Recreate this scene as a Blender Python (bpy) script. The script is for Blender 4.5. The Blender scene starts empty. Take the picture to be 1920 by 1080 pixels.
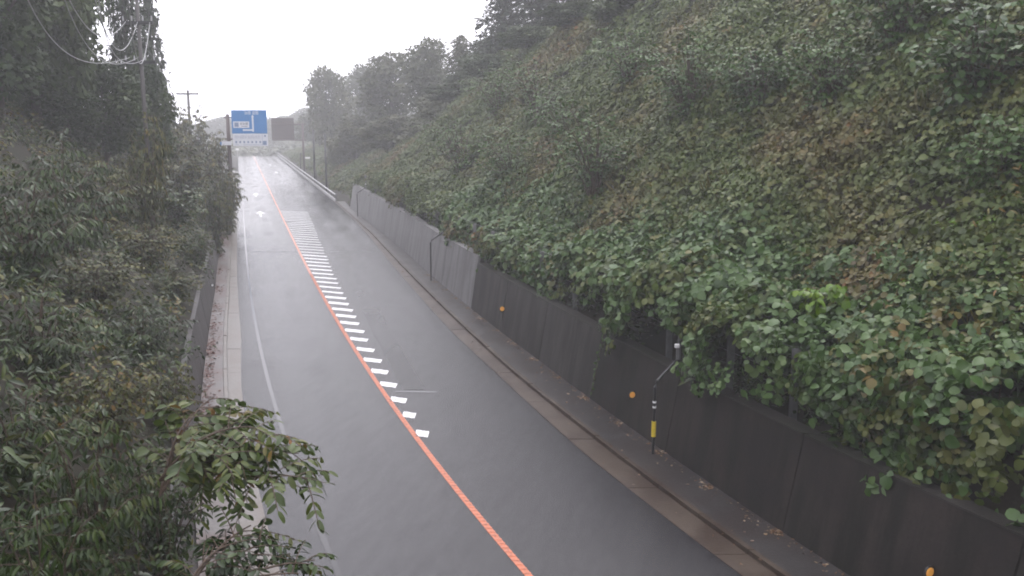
import bpy, math, random
import numpy as np

C = bpy.context.scene
R = math.radians
rng = np.random.default_rng(7)
random.seed(7)

# ------------------------------------------------------------------ camera, sky, sun, exposure
CAM_H, PITCH = 7.5, math.atan(305 / 1700)
cd = bpy.data.cameras.new('camera')
cam = bpy.data.objects.new('camera', cd)
C.collection.objects.link(cam)
cam.location = (0, 0, CAM_H)
cam.rotation_euler = (math.pi / 2 - PITCH, 0, 0)
cd.sensor_width = 36
cd.lens = 1700 / 1920 * 36
cd.clip_start = 0.1
cd.clip_end = 3000
C.camera = cam

SUN_EL, SUN_AZ = R(62), R(20)
world = bpy.data.worlds.new('World')
C.world = world
world.use_nodes = True
wn, wl = world.node_tree.nodes, world.node_tree.links
for n in list(wn):
    wn.remove(n)
sky = wn.new('ShaderNodeTexSky')
sky.sky_type = 'NISHITA'
sky.sun_disc = False
sky.sun_elevation = SUN_EL
sky.sun_rotation = SUN_AZ
sky.air_density = 1.0
sky.dust_density = 6.0
hs = wn.new('ShaderNodeHueSaturation')
hs.inputs['Saturation'].default_value = 0.10
mx = wn.new('ShaderNodeMix')
mx.data_type = 'RGBA'
mx.inputs[0].default_value = 0.72
mx.inputs[7].default_value = (19.4, 18.9, 20.5, 1)      # even cloud deck over the clear sky
bg = wn.new('ShaderNodeBackground')
bg.inputs['Strength'].default_value = 0.15
wo = wn.new('ShaderNodeOutputWorld')
wl.new(sky.outputs[0], hs.inputs['Color'])
wl.new(hs.outputs[0], mx.inputs[6])
wl.new(mx.outputs[2], bg.inputs['Color'])
wl.new(bg.outputs[0], wo.inputs['Surface'])

sl = bpy.data.lights.new('sun', 'SUN')
sl.energy = 0.9
sl.angle = R(30)
sl.color = (1.0, 0.97, 0.93)
sun = bpy.data.objects.new('sun', sl)
C.collection.objects.link(sun)
sun.rotation_euler = (math.pi / 2 - SUN_EL, 0, math.pi - SUN_AZ)

C.view_settings.view_transform = 'Standard'
C.view_settings.look = 'None'
C.view_settings.exposure = 0.0
C.view_settings.gamma = 1.0
C.view_settings.use_curve_mapping = False
C.render.engine = 'CYCLES'
cy = C.cycles
cy.max_bounces = 6
cy.diffuse_bounces = 3
cy.glossy_bounces = 3
cy.transmission_bounces = 3
cy.transparent_max_bounces = 6
cy.volume_bounces = 1
cy.use_denoising = True
cy.filter_width = 1.9
cy.sample_clamp_indirect = 6

# ------------------------------------------------------------------ helpers
def link(o, parent=None):
    C.collection.objects.link(o)
    if parent is not None:
        o.parent = parent
    return o

def mesh_obj(name, V, F, mat=None, parent=None, attrs=None, smooth=False):
    """V (n,3); F list of tuples or (m,3)/(m,4) array."""
    me = bpy.data.meshes.new(name)
    V = np.asarray(V, dtype=np.float32)
    if isinstance(F, np.ndarray):
        k = F.shape[1]
        me.vertices.add(len(V))
        me.vertices.foreach_set('co', V.ravel())
        me.loops.add(F.size)
        me.loops.foreach_set('vertex_index', F.astype(np.int32).ravel())
        me.polygons.add(len(F))
        me.polygons.foreach_set('loop_start', np.arange(0, F.size, k, dtype=np.int32))
        me.update(calc_edges=True)
    else:
        me.from_pydata([tuple(map(float, v)) for v in V], [], F)
    if attrs:
        for an, av in attrs.items():
            a = me.attributes.new(an, 'FLOAT', 'POINT')
            a.data.foreach_set('value', np.asarray(av, dtype=np.float32))
    if smooth:
        me.polygons.foreach_set('use_smooth', np.ones(len(me.polygons), dtype=bool))
    if mat is not None:
        me.materials.append(mat)
    me.validate()
    return link(bpy.data.objects.new(name, me), parent)

def tag(o, label=None, cat=None, group=None, kind=None):
    if label: o['label'] = label
    if cat: o['category'] = cat
    if group: o['group'] = group
    if kind: o['kind'] = kind
    return o

def thing(name, label, cat, loc=(0, 0, 0), rz=0, group=None):
    o = bpy.data.objects.new(name, None)
    o.empty_display_size = 0.2
    link(o)
    o.location = loc
    o.rotation_euler = (0, 0, rz)
    return tag(o, label, cat, group)

def dup(root, loc, rz=0, scale=1.0, label=None, group=None):
    def cp(o, par):
        c = o.copy()
        link(c, par)
        for ch in o.children:
            cp(ch, c)
        return c
    c = cp(root, None)
    c.location = loc
    c.rotation_euler = (0, 0, rz)
    c.scale = (scale,) * 3 if not hasattr(scale, '__len__') else scale
    if label: c['label'] = label
    if group: c['group'] = group
    return c

class MB:
    def __init__(s): s.v, s.f = [], []
    def box(s, c, d, rz=0.0):
        cx, cy_, cz = c
        hx, hy, hz = d[0] / 2, d[1] / 2, d[2] / 2
        b = len(s.v)
        ca, sa = math.cos(rz), math.sin(rz)
        for z in (-hz, hz):
            for x, y in ((-hx, -hy), (hx, -hy), (hx, hy), (-hx, hy)):
                s.v.append((cx + x * ca - y * sa, cy_ + x * sa + y * ca, cz + z))
        s.f += [(b, b+3, b+2, b+1), (b+4, b+5, b+6, b+7), (b, b+1, b+5, b+4), (b+1, b+2, b+6, b+5), (b+2, b+3, b+7, b+6), (b+3, b, b+4, b+7)]
        return s
    def tube(s, pts, rad, n=8, caps=True):
        pts = [np.array(p, float) for p in pts]
        if not hasattr(rad, '__len__'): rad = [rad] * len(pts)
        rings = []
        for i, p in enumerate(pts):
            t = pts[min(i + 1, len(pts) - 1)] - pts[max(i - 1, 0)]
            t /= np.linalg.norm(t) + 1e-9
            a = np.array((0, 0, 1.0)) if abs(t[2]) < 0.9 else np.array((1.0, 0, 0))
            u = np.cross(t, a); u /= np.linalg.norm(u)
            w = np.cross(t, u)
            b = len(s.v)
            for k in range(n):
                an = 2 * math.pi * k / n
                s.v.append(tuple(p + rad[i] * (math.cos(an) * u + math.sin(an) * w)))
            rings.append(b)
        for a, b in zip(rings, rings[1:]):
            for k in range(n):
                k2 = (k + 1) % n
                s.f.append((a + k, a + k2, b + k2, b + k))
        if caps:
            s.f.append(tuple(rings[0] + k for k in range(n))[::-1])
            s.f.append(tuple(rings[-1] + k for k in range(n)))
        return s
    def build(s, name, mat, parent=None, smooth=False):
        return mesh_obj(name, np.array(s.v), s.f, mat, parent, smooth=smooth)

def bevel(o, w=0.01, seg=1):
    m = o.modifiers.new('bevel', 'BEVEL')
    m.width = w; m.segments = seg; m.limit_method = 'ANGLE'
    return o

# value noise for shapes ---------------------------------------------------
_nt = np.random.default_rng(3).random((64, 64))
def vn(x, y, s=1.0):
    x = np.asarray(x, float) * s; y = np.asarray(y, float) * s
    xi, yi = np.floor(x).astype(int), np.floor(y).astype(int)
    fx, fy = x - xi, y - yi
    fx = fx * fx * (3 - 2 * fx); fy = fy * fy * (3 - 2 * fy)
    g = lambda a, b: _nt[a % 64, b % 64]
    return (g(xi, yi) * (1 - fx) + g(xi + 1, yi) * fx) * (1 - fy) + (g(xi, yi + 1) * (1 - fx) + g(xi + 1, yi + 1) * fx) * fy - 0.5
def fbm(x, y, s=1.0):
    return vn(x, y, s) + 0.5 * vn(x + 17.3, y + 5.1, s * 2.1) + 0.25 * vn(x - 3.7, y + 31.9, s * 4.3)

# ------------------------------------------------------------------ the line of the road
def O(y):                       # x of the orange centre line
    y = np.asarray(y, float)
    x = 3.185 - 0.2963 * y + 4.319 * np.exp(-y / 12)
    return x - np.maximum(0, y - 238) ** 2 / 60
def ZR(y):                      # height of the road: over a crest far away
    return -np.maximum(0, np.asarray(y, float) - 222) ** 2 / 500
def lerp(tab):
    ys, vs = zip(*tab)
    return lambda y: np.interp(y, ys, vs)
RG = lerp([(14, 3.6), (20, 3.62), (26.4, 3.85), (33, 4.0), (44, 4.5), (51, 4.8), (63, 5.4), (75, 5.75), (90, 5.9)])     # right edge of the asphalt
RK = lerp([(14, 4.32), (20, 4.4), (27, 4.5), (33, 4.7), (44, 5.1), (51, 5.35), (63, 5.8), (78, 6.0), (90, 6.15)])        # right kerb
RB = lerp([(14.6, 5.28), (20, 5.4), (28, 5.6), (37, 5.75), (45, 5.95), (52, 6.2), (62, 6.4), (82, 6.55), (90, 6.9)])     # foot of the right wall
LG = lerp([(14, -4.2), (25, -4.05), (32, -3.8), (64, -3.75)])
LK = lerp([(14, -4.75), (25.6, -4.55), (40, -4.3), (64, -4.2)])
LB = lerp([(6, -5.7), (15, -5.55), (25, -5.15), (30, -5.0), (40, -4.8)])
WR_H = lambda y: np.where(np.asarray(y) < 36.7, 1.95, 2.2)
BAT = 0.17
WALL_END = 83.5
def P(y, off, z=0.0):
    return (float(O(y) + off), float(y), float(z + ZR(y)))

def ground_z(off, y):
    """height of the earth at offset off from the centre line"""
    off, y = np.broadcast_arrays(np.asarray(off, float), np.asarray(y, float))
    x = 3.185 - 0.2963 * y + off
    z = np.full(off.shape, -0.09)
    # right bank
    rt = RB(y) + BAT * 2.0
    d = off - rt
    zb = np.interp(y, [WALL_END - 1, WALL_END + 6], [1.8, 0.25])
    S = np.interp(y, [60, 78, 100, 160, 240], [1.03, 0.92, 0.62, 0.45, 0.22])
    dd = np.maximum(0, d - 1.0)
    up = S * np.minimum(dd, 13) + 0.22 * np.maximum(0, dd - 13) * np.exp(-np.maximum(0, dd - 13) / 60)
    mound = (0.9 * vn(x, y, 0.22) + 0.5 * vn(x + 9, y + 4, 0.55)) * np.clip(dd / 3, 0, 1)
    zr = np.where(d > 0.08, zb + up + mound + 0.06 * fbm(x, y, 1.3), z)
    # left bank
    e = -off + (LB(y) - 0.28)
    S2 = np.interp(y, [0, 60, 95, 200], [0.85, 0.8, 0.42, 0.2])
    up2 = S2 * np.minimum(e, 10) + 0.3 * np.maximum(0, e - 10) * np.exp(-np.maximum(0, e - 10) / 60)
    zl = np.where(e > 0.08, np.interp(y, [88, 100], [1.38, 0.3]) + up2 + 0.7 * vn(x, y, 0.3) * np.clip(e / 3, 0, 1), z)
    zl = np.where(y > 225, np.where(off < -5, -.09 + np.clip(-off - 34, 0, 20) * .2 * np.clip((y - 225) / 20, 0, 1) + (zl + .09) * np.clip((240 - y) / 15, 0, 1), zl), zl)
    out = np.where(off > 0, np.maximum(z, zr), np.maximum(z, zl)) + ZR(np.minimum(y, 262))
    far = np.clip((y - 262) / 90, 0, 1)
    out = np.where(y > 262, np.maximum(out, -3.3), out) + far * (6.0 + 3 * vn(x, y, 0.013))
    return np.minimum(out, 21.0)

def gz(x, y):
    return float(ground_z(x - (float(O(y)) if y < 238 else 3.185 - 0.2963 * y), y))

def ray(px, py):
    X, Y = (px - 960) / 1700, (540 - py) / 1700
    c, s = math.cos(PITCH), math.sin(PITCH)
    d = np.array([X, c + Y * s, -s + Y * c])
    return d / d[1]
def at_plane(px, py, z=0.0):
    d = ray(px, py); t = (z - CAM_H) / d[2]
    return float(d[0] * t), float(d[1] * t)
def at_y(px, py, y):
    d = ray(px, py)
    return float(d[0] * y), float(y), float(CAM_H + d[2] * y)
def at_ground(px, py, y0=6.0, lift=0.0):
    d = ray(px, py)
    for y in np.arange(y0, 240, 0.1):
        x, z = d[0] * y, CAM_H + d[2] * y
        if z <= gz(x, y) + lift:
            return x, y, gz(x, y)
    return None
def y_where(px, off):            # station where the offset line crosses the picture column px
    k = (px - 960) / 1700
    ys = np.arange(6, 200, 0.05)
    return float(ys[np.argmin(np.abs(O(ys) + off(ys) - k * ys * 1.0))])

# ------------------------------------------------------------------ materials
def mat(name):
    m = bpy.data.materials.new(name)
    m.use_nodes = True
    nt = m.node_tree
    return m, nt.nodes, nt.links, nt.nodes['Principled BSDF']

def noise(n, l, scale, detail=5, rough=0.6, vec=None):
    t = n.new('ShaderNodeTexNoise')
    t.inputs['Scale'].default_value = scale
    t.inputs['Detail'].default_value = detail
    t.inputs['Roughness'].default_value = rough
    if vec is not None: l.new(vec, t.inputs['Vector'])
    return t
def ramp(n, stops):
    r = n.new('ShaderNodeValToRGB')
    cr = r.color_ramp
    while len(cr.elements) < len(stops): cr.elements.new(0.5)
    for e, (p, c) in zip(cr.elements, stops):
        e.position = p
        e.color = (*c, 1) if len(c) == 3 else c
    return r
def mixc(n, l, fac, a, b, mode='MIX'):
    m = n.new('ShaderNodeMix'); m.data_type = 'RGBA'; m.blend_type = mode
    for s, v in ((0, fac), (6, a), (7, b)):
        if hasattr(v, 'links'): l.new(v, m.inputs[s])
        elif isinstance(v, (int, float)): m.inputs[s].default_value = v
        else: m.inputs[s].default_value = (*v, 1)
    return m.outputs[2]
def vmul(n, l, vec, s):
    m = n.new('ShaderNodeVectorMath'); m.operation = 'MULTIPLY'
    l.new(vec, m.inputs[0]); m.inputs[1].default_value = s
    return m.outputs[0]

def plain(name, col, rough=0.6, metal=0.0, vary=0.25, scale=6.0, bump=0.0, spec=0.5):
    m, n, l, b = mat(name)
    g = n.new('ShaderNodeNewGeometry')
    t = noise(n, l, scale, 6, 0.65, g.outputs['Position'])
    r = ramp(n, [(0.3, tuple(c * (1 - vary) for c in col)), (0.7, tuple(min(1, c * (1 + vary)) for c in col))])
    l.new(t.outputs[0], r.inputs[0]); l.new(r.outputs[0], b.inputs['Base Color'])
    b.inputs['Roughness'].default_value = rough
    b.inputs['Metallic'].default_value = metal
    b.inputs['Specular IOR Level'].default_value = spec
    if bump:
        bp = n.new('ShaderNodeBump'); bp.inputs['Distance'].default_value = bump
        l.new(t.outputs[0], bp.inputs['Height']); l.new(bp.outputs[0], b.inputs['Normal'])
    return m

def make_asphalt(name='wet_asphalt', base=(0.015, 0.0135, 0.0165), radd=0.0):
    m, n, l, b = mat(name)
    g = n.new('ShaderNodeNewGeometry'); pos = g.outputs['Position']
    # stretch the wear along the road
    mp = n.new('ShaderNodeMapping'); mp.inputs['Rotation'].default_value = (0, 0, R(-17.5)); mp.inputs['Scale'].default_value = (1, 0.12, 1)
    l.new(pos, mp.inputs['Vector'])
    big = noise(n, l, 0.6, 2, 0.5, mp.outputs[0])
    patch = noise(n, l, 0.14, 2, 0.5, pos)
    fine = noise(n, l, 55, 3, 0.7, pos)
    grit = n.new('ShaderNodeTexVoronoi'); grit.inputs['Scale'].default_value = 85; l.new(pos, grit.inputs['Vector'])
    c1 = mixc(n, l, big.outputs[0], tuple(c * 0.72 for c in base), tuple(c * 1.35 for c in base))
    mid = noise(n, l, 9, 4, 0.7, pos)
    c2 = mixc(n, l, 0.85, c1, ramp_out(n, l, fine.outputs[0], [(0.38, (0.45,) * 3), (0.68, (1.5,) * 3)]), 'MULTIPLY')
    c2 = mixc(n, l, 0.6, c2, ramp_out(n, l, mid.outputs[0], [(0.35, (0.6,) * 3), (0.68, (1.3,) * 3)]), 'MULTIPLY')
    l.new(c2, b.inputs['Base Color'])
    ac = n.new('ShaderNodeAttribute'); ac.attribute_name = 'across'
    wt = n.new('ShaderNodeMath'); wt.operation = 'MULTIPLY'; wt.inputs[1].default_value = 2 * math.pi / 1.62
    l.new(ac.outputs['Fac'], wt.inputs[0])
    wc = n.new('ShaderNodeMath'); wc.operation = 'COSINE'; l.new(wt.outputs[0], wc.inputs[0])
    wa = n.new('ShaderNodeMath'); wa.operation = 'MULTIPLY_ADD'; wa.inputs[1].default_value = 0.12
    l.new(wc.outputs[0], wa.inputs[0]); l.new(big.outputs[0], wa.inputs[2])
    ad = n.new('ShaderNodeMath'); ad.operation = 'ADD'
    l.new(wa.outputs[0], ad.inputs[0]); l.new(patch.outputs[0], ad.inputs[1])
    rr = n.new('ShaderNodeMapRange'); rr.inputs[1].default_value = 0.72; rr.inputs[2].default_value = 1.28
    rr.inputs[3].default_value = 0.03 + radd; rr.inputs[4].default_value = 0.26 + radd
    l.new(ad.outputs[0], rr.inputs[0]); l.new(rr.outputs[0], b.inputs['Roughness'])
    b.inputs['IOR'].default_value = 1.42
    sp = noise(n, l, 1.0, 5, 0.7, vmul(n, l, mp.outputs[0], (2.6, 12.0, 1.0)))
    sr = n.new('ShaderNodeMapRange'); sr.inputs[1].default_value = 0.3; sr.inputs[2].default_value = 0.7
    sr.inputs[3].default_value = 0.44; sr.inputs[4].default_value = 0.64
    l.new(sp.outputs[0], sr.inputs[0]); l.new(sr.outputs[0], b.inputs['Specular IOR Level'])
    bp = n.new('ShaderNodeBump'); bp.inputs['Strength'].default_value = 0.7; bp.inputs['Distance'].default_value = 0.004
    l.new(grit.outputs['Distance'], bp.inputs['Height'])
    b2 = n.new('ShaderNodeBump'); b2.inputs['Strength'].default_value = 0.10; b2.inputs['Distance'].default_value = 0.03
    w = noise(n, l, 1.2, 2, 0.5, pos)
    l.new(w.outputs[0], b2.inputs['Height']); l.new(bp.outputs[0], b2.inputs['Normal'])
    l.new(b2.outputs[0], b.inputs['Normal'])
    return m
def ramp_out(n, l, src, stops):
    r = ramp(n, stops); l.new(src, r.inputs[0]); return r.outputs[0]

def make_concrete(name, a, b_, stain, rough=(0.25, 0.6), stain_amt=0.6, streak=True):
    m, n, l, b = mat(name)
    g = n.new('ShaderNodeNewGeometry'); pos = g.outputs['Position']
    big = noise(n, l, 0.7, 6, 0.62, pos)
    fine = noise(n, l, 14, 6, 0.7, pos)
    c = mixc(n, l, ramp_out(n, l, big.outputs[0], [(0.35, (0,) * 3), (0.65, (1,) * 3)]), a, b_)
    st = noise(n, l, 1.0, 5, 0.6, vmul(n, l, pos, (2.2, 2.2, 0.22) if streak else (0.8, 0.8, 0.8)))
    sm = ramp_out(n, l, st.outputs[0], [(0.42, (0,) * 3), (0.62, (stain_amt,) * 3)])
    c = mixc(n, l, sm, c, stain)
    c = mixc(n, l, 0.45, c, ramp_out(n, l, fine.outputs[0], [(0.3, (0.55,) * 3), (0.7, (1.25,) * 3)]), 'MULTIPLY')
    l.new(c, b.inputs['Base Color'])
    rr = n.new('ShaderNodeMapRange'); rr.inputs[3].default_value, rr.inputs[4].default_value = rough
    l.new(big.outputs[0], rr.inputs[0]); l.new(rr.outputs[0], b.inputs['Roughness'])
    b.inputs['Specular IOR Level'].default_value = 0.3
    bp = n.new('ShaderNodeBump'); bp.inputs['Strength'].default_value = 0.5; bp.inputs['Distance'].default_value = 0.012
    l.new(fine.outputs[0], bp.inputs['Height']); l.new(bp.outputs[0], b.inputs['Normal'])
    return m

WET = 0.88
def make_leaf(name, cols, patch_cols=None, rough=0.38, transl=0.22, spec=0.5, patch_scale=0.16, patch_rng=(0.5, 0.66)):
    """cols: ramp over the per-leaf tint; patch_cols: other growth that takes over in patches of the place."""
    m, n, l, b = mat(name)
    at = n.new('ShaderNodeAttribute'); at.attribute_name = 'tint'
    oi = n.new('ShaderNodeObjectInfo')
    md = n.new('ShaderNodeMath'); md.operation = 'MULTIPLY_ADD'; md.inputs[1].default_value = 0.3; 
    l.new(oi.outputs['Random'], md.inputs[0])
    m2 = n.new('ShaderNodeMath'); m2.operation = 'MULTIPLY'; m2.inputs[1].default_value = 0.7
    l.new(at.outputs['Fac'], m2.inputs[0]); l.new(m2.outputs[0], md.inputs[2])
    def vivid(c):
        l_ = .3 * c[0] + .6 * c[1] + .1 * c[2]
        return tuple(max(.002, (l_ + (v - l_) * 1.3) * WET) for v in c)
    cols = [vivid(c) for c in cols]
    if patch_cols: patch_cols = [vivid(c) for c in patch_cols]
    k = len(cols)
    c = ramp_out(n, l, md.outputs[0], [(i / (k - 1), cc) for i, cc in enumerate(cols)])
    g = n.new('ShaderNodeNewGeometry')
    if patch_cols:
        pn = noise(n, l, patch_scale, 4, 0.6, g.outputs['Position'])
        mk = ramp_out(n, l, pn.outputs[0], [(patch_rng[0], (0,) * 3), (patch_rng[1], (1,) * 3)])
        k = len(patch_cols)
        c2 = ramp_out(n, l, md.outputs[0], [(i / (k - 1), cc) for i, cc in enumerate(patch_cols)])
        c = mixc(n, l, mk, c, c2)
    l.new(c, b.inputs['Base Color'])
    b.inputs['Roughness'].default_value = rough
    b.inputs['Specular IOR Level'].default_value = spec
    tr = n.new('ShaderNodeBsdfTranslucent')
    l.new(c, tr.inputs['Color'])
    ms = n.new('ShaderNodeMixShader'); ms.inputs[0].default_value = transl
    l.new(b.outputs[0], ms.inputs[1]); l.new(tr.outputs[0], ms.inputs[2])
    l.new(ms.outputs[0], n['Material Output'].inputs['Surface'])
    return m

def make_worn(name, a, b_, sc=7, cut=(0.56, 0.68)):
    m, n, l, b = mat(name)
    g = n.new('ShaderNodeNewGeometry'); pos = g.outputs['Position']
    t = noise(n, l, sc, 7, 0.72, pos)
    l.new(mixc(n, l, ramp_out(n, l, t.outputs[0], [(cut[0], (0,) * 3), (cut[1], (1,) * 3)]), a, b_), b.inputs['Base Color'])
    b.inputs['Roughness'].default_value = 0.35
    return m
M = {}
M['asphalt'] = make_asphalt()
M['patch'] = make_asphalt('patched_asphalt', (0.012, 0.011, 0.013), 0.06)
M['seam'] = plain('road_seam', (0.024, 0.023, 0.026), 0.16, vary=0.15, scale=3)
M['gutter'] = make_concrete('rusty_gutter_concrete', (0.044, 0.030, 0.021), (0.066, 0.048, 0.036), (0.028, 0.015, 0.010), (0.3, 0.55), 0.8, False)
M['gutter_left'] = make_concrete('pale_gutter_concrete', (0.13, 0.118, 0.108), (0.175, 0.162, 0.15), (0.11, 0.08, 0.06), (0.2, 0.5), 0.5, False)
M['walk'] = make_concrete('wet_sidewalk', (0.030, 0.027, 0.027), (0.045, 0.041, 0.040), (0.028, 0.019, 0.016), (0.25, 0.45), 0.5, False)
M['walk_left'] = make_concrete('left_walkway_concrete', (0.10, 0.09, 0.088), (0.15, 0.14, 0.135), (0.10, 0.045, 0.035), (0.25, 0.5), 0.5, False)
M['wall'] = make_concrete('mossy_shaded_wall_concrete', (0.010, 0.0075, 0.0065), (0.028, 0.021, 0.018), (0.006, 0.006, 0.003), (0.5, 0.8), 0.9)  # moss stains; shade under the overhanging creeper is darkened into the colour too
M['wall_mid'] = make_concrete('haze_graded_wall_concrete', (0.026, 0.023, 0.022), (0.058, 0.052, 0.050), (0.014, 0.012, 0.010), (0.45, 0.75), 0.8)  # fewer stains, plus the gradual paling by haze painted into the tone
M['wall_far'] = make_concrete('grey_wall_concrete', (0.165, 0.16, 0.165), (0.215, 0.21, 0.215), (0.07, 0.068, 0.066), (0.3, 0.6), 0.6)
M['coping'] = make_concrete('wall_coping', (0.018, 0.016, 0.014), (0.036, 0.032, 0.029), (0.010, 0.012, 0.006), (0.4, 0.7), 0.6, False)
M['wall_left'] = make_concrete('left_wall_concrete', (0.045, 0.043, 0.046), (0.065, 0.062, 0.063), (0.028, 0.018, 0.014), (0.3, 0.6), 0.6)
M['soil'] = make_concrete('leafy_soil', (0.016, 0.012, 0.008), (0.028, 0.022, 0.013), (0.010, 0.013, 0.006), (0.8, 0.98), 0.8, False)
M['white'] = make_worn('worn_white_paint', (0.60, 0.60, 0.61), (0.045, 0.043, 0.046))
M['white_thin'] = plain('worn_away_white_paint', (0.019, 0.018, 0.0205), 0.2, vary=0.4, scale=0.5)
M['orange'] = make_worn('orange_road_paint', (0.46, 0.125, 0.05), (0.10, 0.045, 0.03), 11, (0.50, 0.66))
M['steel_brown'] = plain('brown_painted_steel', (0.075, 0.055, 0.052), 0.4, 0.0, 0.2)
M['steel_grey'] = plain('galvanised_steel', (0.16, 0.16, 0.165), 0.45, 0.3, 0.2)
M['steel_dark'] = plain('black_conduit_plastic', (0.018, 0.018, 0.02), 0.35, 0.0, 0.3)
M['rail'] = plain('pale_guardrail_steel', (0.42, 0.42, 0.43), 0.35, 0.0, 0.2)
M['sign_back'] = plain('brown_sign_back', (0.070, 0.056, 0.055), 0.45, 0.0, 0.15, 1.2)
M['blue'] = plain('sign_blue', (0.045, 0.19, 0.44), 0.35, 0.0, 0.06, 2)
M['sign_white'] = plain('sign_white', (0.62, 0.64, 0.68), 0.35, 0.0, 0.05, 3)
M['print'] = plain('sign_print_grey_blue', (0.18, 0.24, 0.36), 0.4, 0.0, 0.2, 5)
M['print_dark'] = plain('sign_print_dark', (0.10, 0.12, 0.17), 0.4, 0.0, 0.2, 5)
M['reflector'] = plain('amber_reflector', (1.0, 0.46, 0.08), 0.3, 0.0, 0.05, 30)
M['yellow'] = plain('yellow_sleeve', (0.62, 0.47, 0.03), 0.4, 0.0, 0.2, 20)
M['box_white'] = plain('white_box', (0.8, 0.8, 0.8), 0.4, 0.0, 0.05)
M['cable'] = plain('grey_cable', (0.30, 0.30, 0.31), 0.35, 0.0, 0.1)
M['bark'] = plain('wet_bark', (0.035, 0.027, 0.020), 0.7, 0.0, 0.4, 9, 0.02)
M['stem'] = plain('brown_twig', (0.055, 0.035, 0.022), 0.6, 0.0, 0.4, 20)
M['pole_wood'] = plain('dark_utility_pole', (0.05, 0.046, 0.045), 0.6, 0.0, 0.2)

M['kudzu'] = make_leaf('kudzu_leaf', [(0.030, 0.046, 0.014), (0.055, 0.080, 0.022), (0.080, 0.108, 0.036), (0.118, 0.130, 0.050)],
                       [(0.060, 0.044, 0.020), (0.094, 0.080, 0.032), (0.120, 0.108, 0.046), (0.16, 0.080, 0.034)], rough=0.45, spec=0.36, patch_rng=(0.50, 0.66))
M['mound'] = make_leaf('creeper_leaf', [(0.026, 0.050, 0.016), (0.048, 0.088, 0.028), (0.074, 0.120, 0.044), (0.100, 0.140, 0.058)], rough=0.42, spec=0.42)
M['lime'] = make_leaf('lime_leaf', [(0.06, 0.12, 0.025), (0.10, 0.17, 0.03), (0.17, 0.23, 0.04)], rough=0.36)
M['laurel'] = make_leaf('laurel_leaf', [(0.009, 0.018, 0.006), (0.020, 0.035, 0.011), (0.042, 0.066, 0.020), (0.105, 0.105, 0.036)], rough=0.33, spec=0.38)
M['olive'] = make_leaf('olive_leaf', [(0.022, 0.030, 0.011), (0.046, 0.056, 0.021), (0.10, 0.10, 0.034), (0.16, 0.085, 0.03)], rough=0.42, spec=0.38)
M['sumac'] = make_leaf('sumac_leaf', [(0.034, 0.054, 0.018), (0.066, 0.088, 0.030), (0.105, 0.116, 0.044), (0.20, 0.085, 0.038)], rough=0.4, spec=0.4)
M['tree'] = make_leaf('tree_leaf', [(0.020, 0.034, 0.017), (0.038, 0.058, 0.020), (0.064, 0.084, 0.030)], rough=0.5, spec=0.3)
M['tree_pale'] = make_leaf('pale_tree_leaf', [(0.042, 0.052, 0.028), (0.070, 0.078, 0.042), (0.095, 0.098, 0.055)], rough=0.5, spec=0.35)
M['cedar'] = make_leaf('cedar_needles', [(0.012, 0.020, 0.012), (0.024, 0.036, 0.018), (0.042, 0.048, 0.022)], rough=0.5, spec=0.3, transl=0.1)
M['grass'] = make_leaf('tall_grass', [(0.06, 0.075, 0.028), (0.10, 0.10, 0.042), (0.14, 0.115, 0.055)], rough=0.5, spec=0.4)
M['litter'] = make_leaf('fallen_leaf', [(0.06, 0.03, 0.018), (0.14, 0.085, 0.05), (0.36, 0.30, 0.22)], rough=0.4, transl=0.0)
M['red_litter'] = make_leaf('red_fallen_leaf', [(0.055, 0.018, 0.013), (0.085, 0.034, 0.025), (0.12, 0.065, 0.048)], rough=0.5, transl=0.0)
# ------------------------------------------------------------------ ground
ys = np.unique(np.concatenate([np.arange(-14, 30, 0.5), np.arange(30, 110, 0.8), np.arange(110, 262, 3.0), np.arange(262, 452, 10.0)]))
DR = np.concatenate([[0.10], np.arange(0.5, 16, 0.5), np.arange(16, 40, 2), np.arange(40, 200, 12), [210.0, 240.0]])
DL = np.concatenate([[0.10], np.arange(0.5, 14, 0.5), np.arange(14, 40, 2), np.arange(40, 200, 12), [210.0, 240.0]])
rows = []
for y in ys:
    r_ = RB(y) + BAT * 2.0 + 0.02
    l_ = LB(y) - 0.28 - 0.02
    rows.append(np.concatenate([(l_ - DL)[::-1], [LB(y) - 0.12, RB(y) + 0.12], r_ + DR]))
OFF = np.array(rows)
YY = np.repeat(ys[:, None], OFF.shape[1], 1)
XX = O(YY) + OFF
XX = np.where(YY > 238, 3.185 - 0.2963 * YY + OFF, XX)      # the sheet goes straight on where the road bends away
GZ = ground_z(OFF, YY)
def grid_faces(nr, nc):
    i = np.arange(nr * nc).reshape(nr, nc)
    return np.stack([i[:-1, :-1], i[:-1, 1:], i[1:, 1:], i[1:, :-1]], -1).reshape(-1, 4)
ground = mesh_obj('ground', np.stack([XX, YY, GZ], -1).reshape(-1, 3), grid_faces(*XX.shape), M['soil'], smooth=True)
tag(ground, 'dark soil banks rising on both sides of the road', None, None, 'structure')

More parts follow.
